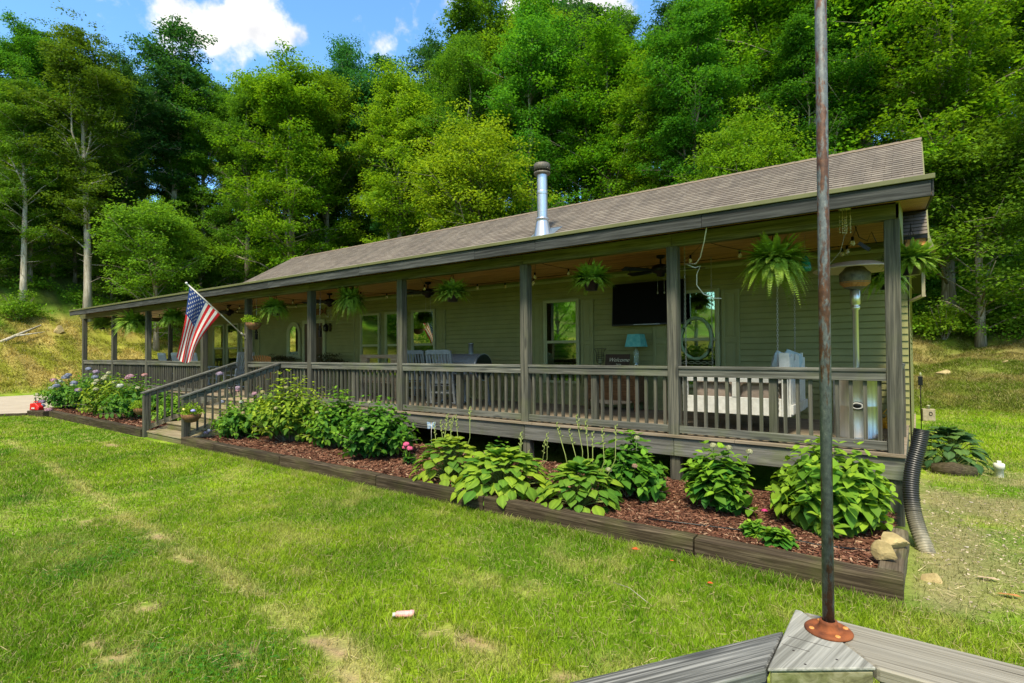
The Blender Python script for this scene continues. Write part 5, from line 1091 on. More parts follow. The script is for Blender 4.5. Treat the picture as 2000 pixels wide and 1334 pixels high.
# --- ceiling fans
def fan(label, x, y, rz):
    t = thing('ceiling_fan', label, 'ceiling fan', (x, y, zc(y)), rz, 'dark ceiling fans')
    MB().lathe([(0, 0), (.07, 0), (.065, -.04), (.015, -.06), (.015, -.13), (.05, -.14), (.13, -.17), (.15, -.22), (.13, -.27), (.07, -.29), (.06, -.33), (0, -.345)]).build('motor', blackm, t)
    for k in range(5):
        a = k*2*math.pi/5; ca, sa = math.cos(a), math.sin(a); xf = Matrix.Translation((0, 0, -.235)) @ Matrix.Rotation(a, 4, 'Z') @ Matrix.Rotation(.2, 4, 'X')
        m_ = MB(); vs = [(.12, -.025), (.2, -.03), (.24, -.06), (.62, -.075), (.66, -.05), (.66, .05), (.62, .075), (.24, .06), (.2, .03), (.12, .025)]
        m_.add([xf @ Vector((p, q, .005)) for p, q in vs]+[xf @ Vector((p, q, -.005)) for p, q in vs], [tuple(range(10)), tuple(range(19, 9, -1))]+[(j, (j+1) % 10, 10+(j+1) % 10, 10+j) for j in range(10)]); m_.build('blade', blackm, t)
    m_ = MB()
    for sx in (-.05, .05): m_.tube([(sx, 0, -.33), (sx, 0, -.58)], .0025, 4).lathe([(0, -.61), (.011, -.6), (.008, -.57), (0, -.565)], (sx, 0, 0), 6)
    m_.build('pull_chain', chainm, t)
fan('dark ceiling fan in front of the television', -3.2, 1.25, .3); fan('dark ceiling fan above the window right of the middle porch post', -8.33, 1.25, 1.0); fan('dark ceiling fan between two ferns left of the triple window', -11.8, 1.25, .1); fan('dark ceiling fan just right of the flag', -16.9, 1.25, .5)
# --- television
t = thing('television', 'large black wall television under the porch roof', 'television', (-3.965, 2.55, 2.0), 0); t.rotation_euler.x = R(-4)
MB().box(-.70, .70, -.03, .03, -.40, .40).build('housing', dark, t, .006); scr, n, b = newmat('screen'); b.inputs['Base Color'].default_value = (.001, .001, .001, 1); b.inputs['Roughness'].default_value = .5; b.inputs['Specular IOR Level'].default_value = .08
MB().box(-.68, .68, -.0345, -.031, -.375, .385).build('screen', scr, t); MB().box(-.12, .12, .03, .17, -.12, .12).build('wall_mount', blackm, t); MB().box(-.25, .25, -.036, -.031, -.392, -.385).build('soundbar_strip', galv, t)
# --- dresser, lamp, candle holder, sign
t = thing('console_cabinet', 'brown wooden cabinet with arched apron standing below the television', 'cabinet', (-4.55, 2.42, DK_), 0)
MB().box(-.56, .56, -.26, .26, .77, .80).build('top', wood_brown, t, .005)
bd = MB().box(-.50, .50, -.22, .24, .16, .77).build('carcass', wood_brown, t, .004)
m_ = MB()
for k in range(3): m_.box(-.47, .47, -.235, -.221, .20+k*.19, .375+k*.19)
m_.build('drawer', wood_orange if False else wood_brown, bd, .004); m_ = MB(); pts = [(-.42+.84*i/12, .16-.05*math.sin(math.pi*i/12)-.0) for i in range(13)]
m_.add([(x, -.24, z) for x, z in pts]+[(x, -.24, .19) for x, z in pts], [(i, i+1, 14+i, 13+i) for i in range(12)]); m_.build('apron', wood_pallet, bd)
for sx in (-.52, .46):
    for sy in (-.24, .18): MB().box(sx, sx+.06, sy, sy+.06, 0, .77).build('leg', wood_brown, t, .004)
t = thing('table_lamp', 'table lamp with square teal shade and clear glass base', 'lamp', (-4.13, 2.40, .834), 0)
def fr4(m_, w0, w1, z0, z1): return m_.add([(-w0, -w0, z0), (w0, -w0, z0), (w0, w0, z0), (-w0, w0, z0), (-w1, -w1, z1), (w1, -w1, z1), (w1, w1, z1), (-w1, w1, z1)], [(0, 1, 5, 4), (1, 2, 6, 5), (2, 3, 7, 6), (3, 0, 4, 7), (4, 5, 6, 7)])
fr4(MB(), .155, .115, .37, .60).build('shade', teal, t); MB().lathe([(0, 0), (.07, 0), (.065, .02), (.03, .04), (.055, .1), (.04, .18), (.06, .25), (.02, .33), (.012, .42), (0, .42)]).build('base', glassy, t)
t = thing('candle_holder', 'flared wire candle holder standing left of the welcome sign', 'candle holder', (-4.86, 2.38, .834), 0)
m_ = MB(); 
for k in range(8): a = k*math.pi/4; m_.tube([(math.cos(a)*r_, math.sin(a)*r_, z) for r_, z in ((.02, .05), (.06, .08), (.075, .15), (.075, .26), (.085, .29), (.115, .34))], .003, 4)
for r_, z in ((.075, .12), (.075, .155), (.075, .19), (.075, .225), (.076, .26), (.115, .34)): m_.tube([(math.cos(q*math.pi/8)*r_, math.sin(q*math.pi/8)*r_, z) for q in range(17)], .004, 4)
m_.lathe([(0, 0), (.05, 0), (.045, .01), (.01, .02), (.01, .06), (0, .06)], n=12); m_.build('wire_cage', blackm, t)
MB().lathe([(0, .06), (.035, .06), (.035, .15), (0, .15)], n=12).build('candle', trim_l, t)
t = thing('welcome_sign', 'small dark brown wooden sign with white welcome lettering beside the teal lamp', 'sign', (-4.47, 2.30, .836), 0); t.rotation_euler.x = R(-9)
MB().box(-.245, .245, -.01, .012, 0, .235).build('board', simple('dark_brown_board', (.055, .032, .018), (.035, .02, .012), 14, .8), t, .003)
def text(s, size, x, z, mat, parent, shear=0, y=-.0115, name='lettering'):
    cu = bpy.data.curves.new(name, 'FONT'); cu.body = s; cu.size = size; cu.align_x = 'CENTER'; cu.align_y = 'CENTER'; cu.shear = shear; cu.extrude = .0006; o_ = bpy.data.objects.new(name+'_curve', cu); col.objects.link(o_); bpy.context.view_layer.update(); me = bpy.data.meshes.new_from_object(o_.evaluated_get(bpy.context.evaluated_depsgraph_get())); bpy.data.objects.remove(o_); me.materials.clear(); me.materials.append(mat); o = bpy.data.objects.new(name, me); col.objects.link(o); o.parent = parent; o.location = (x, y, z); o.rotation_euler = (R(90), 0, 0); return o
ivory = simple('ivory_letters', (.6, .57, .42), (.5, .47, .35), 20, .8)
text('Welcome', .105, .03, .125, ivory, t, .4); text('home', .045, .03, .045, ivory, t, .3)
# --- oval ring and lace in window behind TV
t = thing('oval_mirror_frame', 'large pale green oval ring standing inside the window right of the television', 'oval frame', (-3.12, WY-.10, 1.34), 0)
m_ = MB(); pts = [(math.cos(a*math.pi/20)*.265, 0, math.sin(a*math.pi/20)*.36) for a in range(41)]; m_.tube(pts, [.028+.006*math.sin(i*1.9) for i in range(41)], 8, close=False); m_.build('ring', simple('pale_green_ring', (.26, .34, .20), (.18, .26, .14), 12, .7), t)
m_ = MB()
for k in range(6): m_.tube([(-.30+k*.11+.05*math.cos(a*.5), .0, -.43+.02*math.sin(a*.5)) for a in range(13)], .006, 5)
m_.build('scroll', trim_l, t)
# --- swing bed
t = thing('swing_bed', 'white painted wooden porch swing bed hung on chains', 'swing bed', (-2.02, .72, .0), 0)
L0, L1 = -.66, .70; m_ = MB()
m_.box(L0, L1, 0, 1.15, .33, .36); m_.build('platform', white_p, t, .004)
m_ = MB().box(L0, L1, -.028, 0, .27, .50).box(L0, L1, -.03, .03, .70, .755)
for x in (L0, L0+.07+.0, .01, L1-.075): m_.box(x, x+.07, -.036, .02, .50, .70) if x != L0+.07 else None
m_.build('front_rail', white_p, t, .005)
m_ = MB()
for k in range(8):
    y0 = .0+k*.145; m_.box(L1, L1+.022, y0, y0+.125, .27, 1.04+.05*math.sin(k*2.3))
m_.box(L1+.022, L1+.05, 0, 1.15, .30, .42).box(L1+.022, L1+.05, 0, 1.15, .80, .88).box(L1-.075, L1-.002, -.05, .0, .27, .75); m_.box(L1-.1, L1+.02, -.05, -.03, .755, 1.09); m_.build('headboard', white_p, t, .004)
m_ = MB().box(L0, L1, 1.15, 1.18, .27, .52).box(L0, L1, 1.14, 1.19, .72, .78)
for k in range(9): x = L0+k*.16; m_.box(x, x+.06, 1.15, 1.17, .52, .72)
m_.build('rear_rail', white_p, t, .004)
def cushion_mb(x0, x1, y0, y1, z0, z1, n=9):
    m_ = MB(); vs = []; 
    for s_ in (0, 1):
        for i in range(n+1):
            for j in range(n+1):
                u, v = i/n*2-1, j/n*2-1; f_ = max(0, (1-u**4)*(1-v**4))**.5; y = (y0+y1)/2+(y1-y0)/2*f_*(1 if s_ else -1); vs.append((x0+(x1-x0)*i/n, y+.006*math.sin(i*3+j*2), z0+(z1-z0)*j/n))
    k = (n+1)**2; fs = [(s_*k+i*(n+1)+j, s_*k+(i+1)*(n+1)+j, s_*k+(i+1)*(n+1)+j+1, s_*k+i*(n+1)+j+1) for s_ in (0, 1) for i in range(n) for j in range(n)]; return m_.add(vs, fs, True)
for x0, x1, lab in ((L0+.1, .0, 'left one of the two tan back cushions on the swing bed'), (.07, L1-.08, 'right one of the two tan back cushions on the swing bed')):
    o = cushion_mb(x0-2.02, x1-2.02, .77, .93, .40, .72).build('cushion', cushion); tag(o, lab, 'cushion', 'cushions on the swing bed')
o = cushion_mb(-2.02+L0+.02, -2.02+L1-.02, -.52, .52, 0, .14); o.v = [(x, 1.3+(z-.07)*0+(y), .362+z) for x, y, z in o.v]; 
tag(MB().box(-2.02+L0+.02, -2.02+L1-.02, .95, 1.84, .362, .47).build('mattress', cushion, None, .03), 'tan mattress lying on the white swing bed', 'mattress')
for x0, x1, z0, lab, mt_ in ((-1.62, -1.38, .60, 'pale blue pillow leaning on the swing bed headboard', pillow_m), (-1.50, -1.32, .62, 'grey pillow nearest the swing bed headboard', pillow_m)):
    o = cushion_mb(-.17, .17, -.07, .07, -.17, .17).build('pillow', mt_); o.location = ((x0+x1)/2+.02, 1.15+(.22 if 'grey' in lab else 0), .94 if 'grey' in lab else .92); o.rotation_euler = (.1, .25, 1.1); tag(o, lab, 'pillow', 'pillows on the swing bed')
MB().box(-1.72+2.02-.05, L1-.01, .95-.5, 1.7-.72, .48, .80).build('cushion_stack', cushion, t, .05)
def chain(p0, p1, parent, nm='chain'):
    p0 = Vector(p0); p1 = Vector(p1); L = (p1-p0).length; n = int(L/.034); m_ = MB()
    for i in range(n):
        c = p0.lerp(p1, (i+.5)/n); d = (p1-p0).normalized(); u = Vector((1, 0, 0)) if i % 2 else Vector((0, 1, 0)); pts = [c+d*math.sin(a*math.pi/4)*.022+u*math.cos(a*math.pi/4)*.010 for a in range(9)]; m_.tube(pts, .0035, 4, close=False)
    return m_.build(nm, chainm, parent)
for x0, x1 in ((-.60, -.60), (.58, .60)):
    chain((x0, -.045, .30), (x1, -.06, 2.60), t); chain((x0, 1.19, .30), (x1, 1.19, 2.62), t)
# --- patio heater
t = thing('patio_heater', 'tall stainless steel patio heater with round shade and cylinder base', 'patio heater', (-.60, .98, DK_), 0)
MB().lathe([(0, .0), (.265, 0), (.27, .03), (.255, .05), (.255, .40), (.258, .41), (.255, .42), (.255, .72), (.262, .73), (.255, .75), (.2, .77), (.06, .78), (0, .78)], n=48).build('base', steel, t)
MB().lathe([(.032, .77), (.032, 1.58), (.05, 1.60), (.05, 1.63), (.036, 1.64), (.055, 1.66), (.055, 1.86), (0, 1.86)], n=24).build('column', steel, t)
MB().lathe([(.06, 1.84), (.11, 1.86), (.165, 1.92), (.17, 1.97), (.17, 2.04), (.14, 2.07), (.10, 2.12), (0, 2.12)], n=32).build('burner', cap_m, t)
MB().lathe([(.12, 1.87), (.163, 1.915), (.168, 1.935)], n=32).build('burner_grille', wood_orange, t)
MB().lathe([(0, 2.185), (.05, 2.185), (.25, 2.165), (.43, 2.10), (.46, 2.085), (.455, 2.08), (.25, 2.14), (0, 2.16)], n=40).build('shade', simple('bronze_shade', (.62, .48, .35), (.52, .40, .29), 6, .5, .1), t)
o = MB().lathe([(0, 0), (.06, .0), (.06, .006), (0, .006)], n=24).build('badge', dark, t); o.location = (.02, -.258, .42); o.rotation_euler = (R(90), 0, 0); o.scale = (1.25, .85, 1)
o = MB().lathe([(.036, .006), (.05, .0085), (.052, .006)], n=24).build('badge_ring', white_p, t); o.location = (.02, -.258, .42); o.rotation_euler = (R(90), 0, 0); o.scale = (1.25, .8, 1)
for k in range(3): a = k*2.09+.6; MB().box(-.03, .03, -.03, .03, -.0, .03).build('foot', dark, t, .004, (math.cos(a)*.24, math.sin(a)*.24, 0))
# --- smoker
t = thing('smoker_grill', 'black barrel smoker grill with a short stack behind the rail', 'smoker grill', (-7.55, 1.5, DK_), 0)
sm_m = simple('smoker_metal', (.25, .27, .30), (.15, .165, .185), 4, .5, .2, bmp=.05)
def xcyl(m_, x0, x1, r, zc_, n=32):
    vs = [(x, r*math.cos(2*math.pi*j/n), zc_+r*math.sin(2*math.pi*j/n)) for x in (x0, x1) for j in range(n)]; m_.add(vs, [(j, (j+1) % n, n+(j+1) % n, n+j) for j in range(n)], True); m_.add(vs[:n], [tuple(range(n))]); m_.add(vs[n:], [tuple(range(n))]); return m_
xcyl(MB(), -.54, .54, .27, .79).build('barrel', sm_m, t); xcyl(MB(), .54, .548, .255, .79).build('end_plate', dark, t); xcyl(xcyl(MB(), .51, .535, .276, .79), -.535, -.51, .276, .79).build('rim_band', galv, t); MB().box(-.5, .5, -.285, -.268, .76, .79).tube([(-.3, -.29, .9), (-.3, -.33, .9), (.3, -.33, .9), (.3, -.29, .9)], .01, 6).build('lid_handle', sm_m, t)
MB().lathe([(.05, .0), (.05, .26), (.062, .26), (.062, .28), (0, .28)], (.20, 0, 1.0), 16).build('stack', galv, t); MB().box(-.5, .5, -.45, -.29, .66, .68).build('shelf', sm_m, t)
for sx in (-.45, .45):
    for sy in (-.2, .2): MB().bar((sx, sy, .6), (sx*1.05, sy*1.3, 0), .035, .035).build('leg', sm_m, t)
# --- string lights, cables, chime, feeder
t = thing('string_lights', 'string of round bulbs on black cord under the porch ceiling', 'string lights', (0, 0, 0), 0)
m_ = MB(); r_ = random.Random(12); P = []; x = -25.2; k = 0
while x < -.5: P.append((x, .35 if k % 2 else 2.2)); x += 1.35; k += 1
P.append((-.5, .3)); bulbs = []
for (xa, ya), (xb, yb) in zip(P[:-1], P[1:]):
    pts = []
    for i in range(13): u = i/12; y = ya+(yb-ya)*u; pts.append((xa+(xb-xa)*u, y, zc(y)-.02-.22*4*u*(1-u)*.6))
    m_.tube(pts, .0045, 4, close=False)
    for u in (3, 6, 9): bulbs.append(pts[u])
m_.build('cord', dark, t)
bulb_m, n, b = newmat('bulb_glass'); b.inputs['Base Color'].default_value = (.7, .6, .35, 1); b.inputs['Roughness'].default_value = .1; b.inputs['Transmission Weight'].default_value = .5
for p in bulbs:
    o = MB().use(bulb_m).lathe([(0, -.115), (.02, -.108), (.03, -.085), (.022, -.055), (.014, -.045)], p, 10).use(dark).lathe([(.017, -.05), (.017, -.0), (0, .0)], p, 8).build('bulb', None, t)
m_ = MB().tube([(-.55, .3, 2.58), (-.5, .28, 2.40), (-.42, .26, 2.34), (-.38, .25, 2.44), (-.33, .24, 2.3)], .005, 5); tag(m_.bar((-.5, .27, 2.33), (-.4, .26, 2.24), .045, .04).build('extension_plug', dark), 'black plug and cord hanging left of the corner post', 'plug')
tag(MB().tube([(-1.98, -.42, 2.60), (-2.05, -.3, 2.45), (-2.16, -.1, 2.30), (-2.25, .0, 2.24), (-2.40, .05, 2.26), (-2.28, .06, 2.20), (-2.22, .08, 2.22), (-2.27, .1, 2.12), (-2.28, .12, 1.98), (-2.2, .14, 1.86), (-2.08, .15, 1.80), (-1.98, .15, 1.79)], .0065, 6).build('white_cable', white_p), 'loose white cable curling down between the beam and the window', 'cable')
tag(MB().tube([(-.62, .25, 2.5), (-.68, .24, 2.25), (-.80, .22, 2.1), (-.86, .22, 1.98)], .004, 5).lathe([(0, 0), (.014, .01), (0, .03)], (-.86, .22, 1.94), 6).build('pull_cord', simple('string', (.5, .45, .35)), None), 'thin pull string hanging beside the rusty pole over the heater', 'pull string')
t = thing('wind_chime', 'glass bead wind chime hanging from the beam right of the rusty pole', 'wind chime', (-.60, -.12, 2.60), 0); m_ = MB(); r_ = random.Random(2)
for k in range(14):
    a = k*2.4; q = .012+.045*r_.random(); x_, y_ = math.cos(a)*q, math.sin(a)*q; m_.tube([(x_, y_, .05), (x_, y_, -.22)], .0012, 3)
    for z in range(6): m_.lathe([(0, -.008), (.0075, 0), (0, .008)], (x_, y_, -.03-z*.033-r_.random()*.015), 6)
m_.build('bead_string_cluster', bulb_m, t); MB().lathe([(0, .055), (.06, .05), (.06, .045), (0, .045)]).build('ring', trim_l, t)
t = thing('hummingbird_feeder', 'green glass lantern hanging between the big fern and the rusty pole', 'lantern', (-1.12, .8, 2.22), 0); MB().lathe([(0, .11), (.02, .10), (.035, .08), (.06, .03), (.075, -.06), (.07, -.09), (0, -.1)], n=16).build('glass', simple('green_glass', (.01, .20, .10), (.01, .14, .07), 5, .15), t); MB().tube([(0, 0, .1), (0, 0, .38)], .003, 4).build('hook', chainm, t)
t = thing('coiled_power_lead', 'yellow extension cord coiled on the deck by the corner post', 'cord', (-.34, 2.1, DK_), 0); m_ = MB(); pts = []
for i in range(110): a = i*.42; pts.append((math.cos(a)*(.15+.02*math.sin(i*.7)), math.sin(a)*(.17+.02*math.cos(i)), .012+i*.0011+.006*math.sin(i*1.3)))
pts += [(.1, .1, .25), (.05, .14, .32), (-.05, .1, .2), (.08, .02, .14)]; m_.tube(pts, .0075, 5).build('coil', yellow, t)
# pulleys hung by wires beside two posts
for x, z, lab in ((-13.28, 1.62, 'dark bracket fitting hanging on a wire right of the flag pole bracket'), (-10.6, 1.62, 'dark bracket fitting hanging on a wire beside the post left of the long-fronded fern')):
    t = thing('hanging_fitting', lab, 'bracket', (x, .16, z), 0, 'fittings hung on wires'); MB().tube([(0, 0, .1), (.02, 0, .9)], .006, 5).build('wire', chainm, t); MB().box(-.03, .03, -.03, .03, -.14, .0).box(-.05, .05, -.02, .02, .02, .06).box(-.02, .02, -.02, .02, -.0, .12).build('clamp', blackm, t, .006)
# ================================================================== yard objects
t = thing('drain_pipe', 'black corrugated drain pipe standing in the ground by the corner post', 'drain pipe', (0, 0, 0), 0)
ctrl = [Vector(p) for p in ((.03, -.33, .345), (0, -.35, .18), (-.045, -.38, -.02), (-.065, -.43, -.22), (-.05, -.5, -.42), (-.01, -.59, -.58), (.055, -.69, -.76))]
def crv(u):
    k = len(ctrl)-1; f_ = u*k; i = min(int(f_), k-1); q = f_-i; p0, p1, p2, p3 = ctrl[max(i-1, 0)], ctrl[i], ctrl[i+1], ctrl[min(i+2, k)]
    return .5*((2*p1)+(p2-p0)*q+(2*p0-5*p1+4*p2-p3)*q*q+(3*p1-p0-3*p2+p3)*q**3)
n_ = 57*4; pts = [crv(i/n_) for i in range(n_+1)]; rad = [.063+.007*(1 if i % 4 in (1, 2) else 0) for i in range(n_+1)]
off = Vector((.01, 0, 0)); m_ = MB(); m_.tube(pts, rad, 28, close=False); m_.tube([p for p in pts[:60]], .057, 28, close=False)
rub2, n, b = newmat('corrugated_plastic'); nm_ = n.nodes.new('ShaderNodeNewGeometry'); sx_ = n.nodes.new('ShaderNodeSeparateXYZ'); n.links.new(nm_.outputs['Position'], sx_.inputs[0]); mr_ = n.nodes.new('ShaderNodeMapRange'); mr_.inputs['From Min'].default_value = -.30; mr_.inputs['From Max'].default_value = -.72; n.links.new(sx_.outputs['Z'], mr_.inputs['Value']); ff = noise(n, coords(n), 12, 5)
mm2 = n.nodes.new('ShaderNodeMath'); mm2.operation = 'MULTIPLY'; n.links.new(mr_.outputs[0], mm2.inputs[0]); n.links.new(ramp(n, ff, [(.25, (.35,)*3), (.6, (1, 1, 1))]), mm2.inputs[1]); n.links.new(mixc(n, mm2.outputs[0], (.013, .013, .014), (.32, .29, .2)), b.inputs['Base Color']); b.inputs['Roughness'].default_value = .42
m_.build('pipe', rub2, t)
def rock(label, x, y, z, s, seed, grp='sandstone rocks on the bed corner', mat=rock_m):
    me = bpy.data.meshes.new('rock'); import bmesh; bm = bmesh.new(); bmesh.ops.create_icosphere(bm, subdivisions=3, radius=1); r_ = random.Random(seed); pl = [(Vector((r_.gauss(0, 1), r_.gauss(0, 1), r_.gauss(0, 1))).normalized(), r_.uniform(.42, .8)) for _ in range(16)]
    for v in bm.verts:
        for n_, d_ in pl:
            q = v.co.dot(n_)-d_
            if q > 0: v.co -= n_*q
        v.co.x *= s[0]; v.co.y *= s[1]; v.co.z *= s[2]
    bm.to_mesh(me); bm.free(); o = link('rock', me, mat, None, (x, y, z)); return tag(o, label, 'rock', grp)
rock('angular tan rock resting on the timber corner', -.22, -1.74, -.475, (.105, .085, .10), 1); rock('flat tan rock behind the angular one on the bed corner', -.17, -1.33, -.49, (.155, .12, .075), 5)
rock('half buried tan rock in the grass outside the bed corner', .07, -1.45, GZ-.0, (.10, .08, .085), 3); rock('pale round stone lying on the dry bank right of the house', .72, 16.7, float(hgt(.72, 16.7))+.05, (.28, .2, .16), 4, 'stones on the dry bank')
rock('small pale stone at the right edge of the dry bank', 2.4, 17.6, float(hgt(2.4, 17.6))+.02, (.16, .12, .08), 6, 'stones on the dry bank'); rock('large pale stone seen under the left hanging fern', -40.6, 2.9, float(hgt(-40.6, 2.9))+.1, (.4, .35, .4), 7, 'stones on the dry bank')
for i, (x, y) in enumerate([(.35, -.35), (.55, .2), (.25, .95), (.9, -.6), (.5, 1.6), (1.1, .3)]): rock('pale stone chip on the worn ground right of the drain pipe', x, y, float(hgt(x, y))+.008, (.03, .022, .008), 10+i, 'stone chips on the worn ground', simple('pale_chip', (.42, .38, .31)) if 'pale_chip' not in bpy.data.materials else bpy.data.materials['pale_chip'])
n = 1500; x = rng.uniform(-.02, 2.4, n); y = rng.uniform(-2.0, 3.4, n); k = rng.random(n) < np.clip(1.3-np.hypot((x-.5)/1.1, (y-.1)/2.2), 0, 1); x = x[k]; y = y[k]; n = len(x)
oc = np.array([[1, 0, 0], [0, 1, 0], [-1, 0, 0], [0, -1, 0], [0, 0, .6], [0, 0, -.6]]); of = np.array([[0, 1, 4], [1, 2, 4], [2, 3, 4], [3, 0, 4]])
v, f, c = scatter((oc, of), np.stack([x, y, hgt(x, y)+.003], 1), rnd_dirs(n, -.2, .2), rnd_dirs(n, .8, 1), rng.uniform(.004, .017, n)**1.0, np.array([.40, .34, .25])*rng.uniform(.5, 1.4, n)[:, None]); tag(link('gravel', mesh_np('gravel', v, f, c), chip_mat), kind='stuff')
n = 9000; x = rng.uniform(-.05, 2.6, n); y = rng.uniform(-2.2, 5, n); v, f, c = scatter((np.array([[-.03, 0, 0], [.03, 0, 0], [.0, 1, .08]]), np.array([[0, 1, 2]])), np.stack([x, y, hgt(x, y)+rng.uniform(.003, .02, n)], 1), rnd_dirs(n, -.15, .3), rnd_dirs(n, .5, 1), rng.uniform(.03, .10, n), np.array([.42, .35, .2])*rng.uniform(.5, 1.2, n)[:, None]); tag(link('straw', mesh_np('straw', v, f, c), chip_mat), kind='stuff')
t = thing('cleanout_pipe', 'short white plastic pipe cap sticking out of the grass', 'pipe cap', (.93, 3.52, GZ), 0); MB().lathe([(.052, -.05), (.052, .12), (.066, .12), (.066, .19), (.055, .2), (0, .2)], n=24).build('pipe', whitepl, t); MB().box(-.025, .025, -.025, .025, .2, .235).build('cap_nut', whitepl, t, .005)
t = thing('garden_box', 'small tan electrical box with a knob in the grass behind the house corner', 'utility box', (.22, 10.6, GZ), .2); t.scale = (.65, .65, .65); MB().box(-.2, .2, -.12, .12, 0, .48).build('box', rock_g, t, .01); MB().lathe([(0, .48), (.06, .49), (.05, .58), (.08, .6), (0, .64)], n=12).build('knob', trim_l, t); MB().tube([(.05+.05*math.cos(a), -.13, .3+.07*math.sin(a)) for a in [i*math.pi/8 for i in range(17)]], .012, 5).build('handle', blackm, t)
t = thing('meter_box', 'small dark box on a thin stake beside the house end wall', 'box', (.06, 8.0, GZ), 0); t.scale = (.7, .7, 1); MB().tube([(0, 0, 0), (0, 0, 1.2)], .015, 6).build('stake', blackm, t); MB().box(-.06, .06, -.04, .04, 1.05, 1.25).build('box', dark, t, .005); MB().lathe([(0, 1.25), (.03, 1.26), (.03, 1.32), (0, 1.34)], n=10).build('cap', trim_l, t)
t = thing('gas_can', 'red plastic gas can with black spout on the timber beside the driveway', 'gas can', (-21.8, -2.2, -.56), .4); t.scale = (.85, .85, .85)
MB().add([(-.2, -.12, 0), (.2, -.12, 0), (.2, .12, 0), (-.2, .12, 0), (-.19, -.11, .24), (.05, -.11, .26), (.2, -.08, .12), (.2, .08, .12), (.05, .11, .26), (-.19, .11, .24)], [(0, 3, 2, 1), (0, 1, 6, 5, 4), (3, 9, 8, 7, 2), (1, 2, 7, 6), (5, 6, 7, 8), (4, 5, 8, 9), (0, 4, 9, 3)]).build('body', redpl, t, .02)
MB().tube([(-.05, 0, .24), (-.06, 0, .30), (-.06, 0, .48)], .018, 8).build('spout', dark, t); MB().tube([(-.15, 0, .24), (-.13, 0, .30), (.02, 0, .31), (.05, 0, .25)], .018, 6).build('handle', redpl, t); MB().box(-.08, .06, -.128, -.122, .05, .10).build('label_strip', white_p, t)
# litter on the lawn
t = thing('pink_bottle', 'small faded pink plastic tube lying on the lawn', 'litter', (-2.93, -4.34, float(hgt(-2.93, -4.34))+.035), .75); pinkp = simple('faded_pink', (.75, .38, .36), (.62, .3, .28), 14, .6)
o = MB().tube([(-.065, 0, 0), (-.06, 0, 0), (-.055, 0, 0), (.03, 0, 0), (.04, 0, 0), (.065, 0, 0)], [.012, .02, .023, .022, .026, .024], 10).build('tube', pinkp, t); MB().tube([(-.085, 0, 0), (-.062, 0, 0)], .015, 8).build('cap', white_p, t)
for i, (x, y, s, lab) in enumerate([(-2.14, -2.28, .07, 'curled red leaf on the lawn near the timber'), (-1.35, -2.62, .04, 'small orange leaf on the lawn left of the pole base'), (-1.75, -2.35, .03, 'tiny red leaf lying against the timber')]):
    v, f, c = scatter(T_HO, np.array([[0, 0, 0]]), np.array([[1, .3, .15]]), np.array([[0, 0, 1]]), s, np.array([[.62, .09, .03]])); o = link('fallen_leaf', mesh_np('fallen_leaf', v, f, c), chip_mat, None, (x, y, float(hgt(x, y))+.04)); tag(o, lab, 'leaf', 'fallen leaves on the lawn')
for i, (x, y, a_) in enumerate([(.52, -1.5, .3), (.66, -1.35, 2.0), (.42, -1.2, 1.2)]): tag(MB().add([(-.07, -.012, 0), (0, -.03, .012), (.08, -.006, .004), (.05, .022, .01), (-.04, .02, .0)], [(0, 1, 2, 3, 4)]).build('wood_scrap', wood_pallet if i else wood_orange, None, 0, (x, y, float(hgt(x, y))+.02)), ['orange stained splinter on the worn ground', 'longer pale splinter on the worn ground at right', 'short pale splinter nearest the drain pipe'][i], 'wood scrap', 'splinters on the worn ground')
tag(MB().tube([(-1.95, -3.05, float(hgt(-1.95, -3.05))+.05), (-1.8, -3.08, float(hgt(-1.8, -3.08))+.055), (-1.6, -3.2, float(hgt(-1.6, -3.2))+.04)], .0025, 5).build('twig', bark_l), 'thin pale straw lying on the lawn below the bed timber', 'twig')
tag(MB().tube([(-2.2, -1.75, -.56), (-1.9, -1.62, -.58), (-1.3, -1.50, -.58), (-.7, -1.52, -.585), (-.35, -1.45, -.58)], .008, 6).build('soaker_hose', dark), 'thin black drip hose lying on the mulch', 'hose')
tag(MB().lathe([(0, 0), (.03, .01), (.035, .03), (.02, .045), (0, .05)], (-1.32, -.75, -.60), 8).build('fallen_bloom', simple('magenta_petal', (.7, .05, .25))), 'single magenta bloom lying on the mulch left of the pole', 'flower')
# fairy wire and butterfly ornament at the rim board
t = thing('butterfly_ornament', 'blue and white butterfly ornament on a wire at the rim board', 'ornament', (-6.15, -.85, -.02), .6)
for s_ in (-1, 1): MB().add([(0, 0, 0), (s_*.02, .0, .05), (s_*.07, -.01, .06), (s_*.06, -.01, .0), (s_*.065, -.0, -.05), (s_*.02, 0, -.05)], [(0, 1, 2, 3), (0, 3, 4, 5)]).build('wing', simple('blue_wing', (.06, .16, .32), (.5, .55, .55), 30, .5) if s_ < 0 else bpy.data.materials['blue_wing'], t)
MB().tube([(0, 0, .05), (0, 0, -.6)], .004, 5).build('stake', chainm, t)
tag(MB().tube([(-7.72, -.02, -.10), (-7.5, -.03, -.15), (-7.2, -.03, -.17), (-6.9, -.03, -.15), (-6.75, -.03, -.13)], .006, 5).build('light_wire', dark), 'short dark wire looping on the rim board left of the butterfly', 'wire')
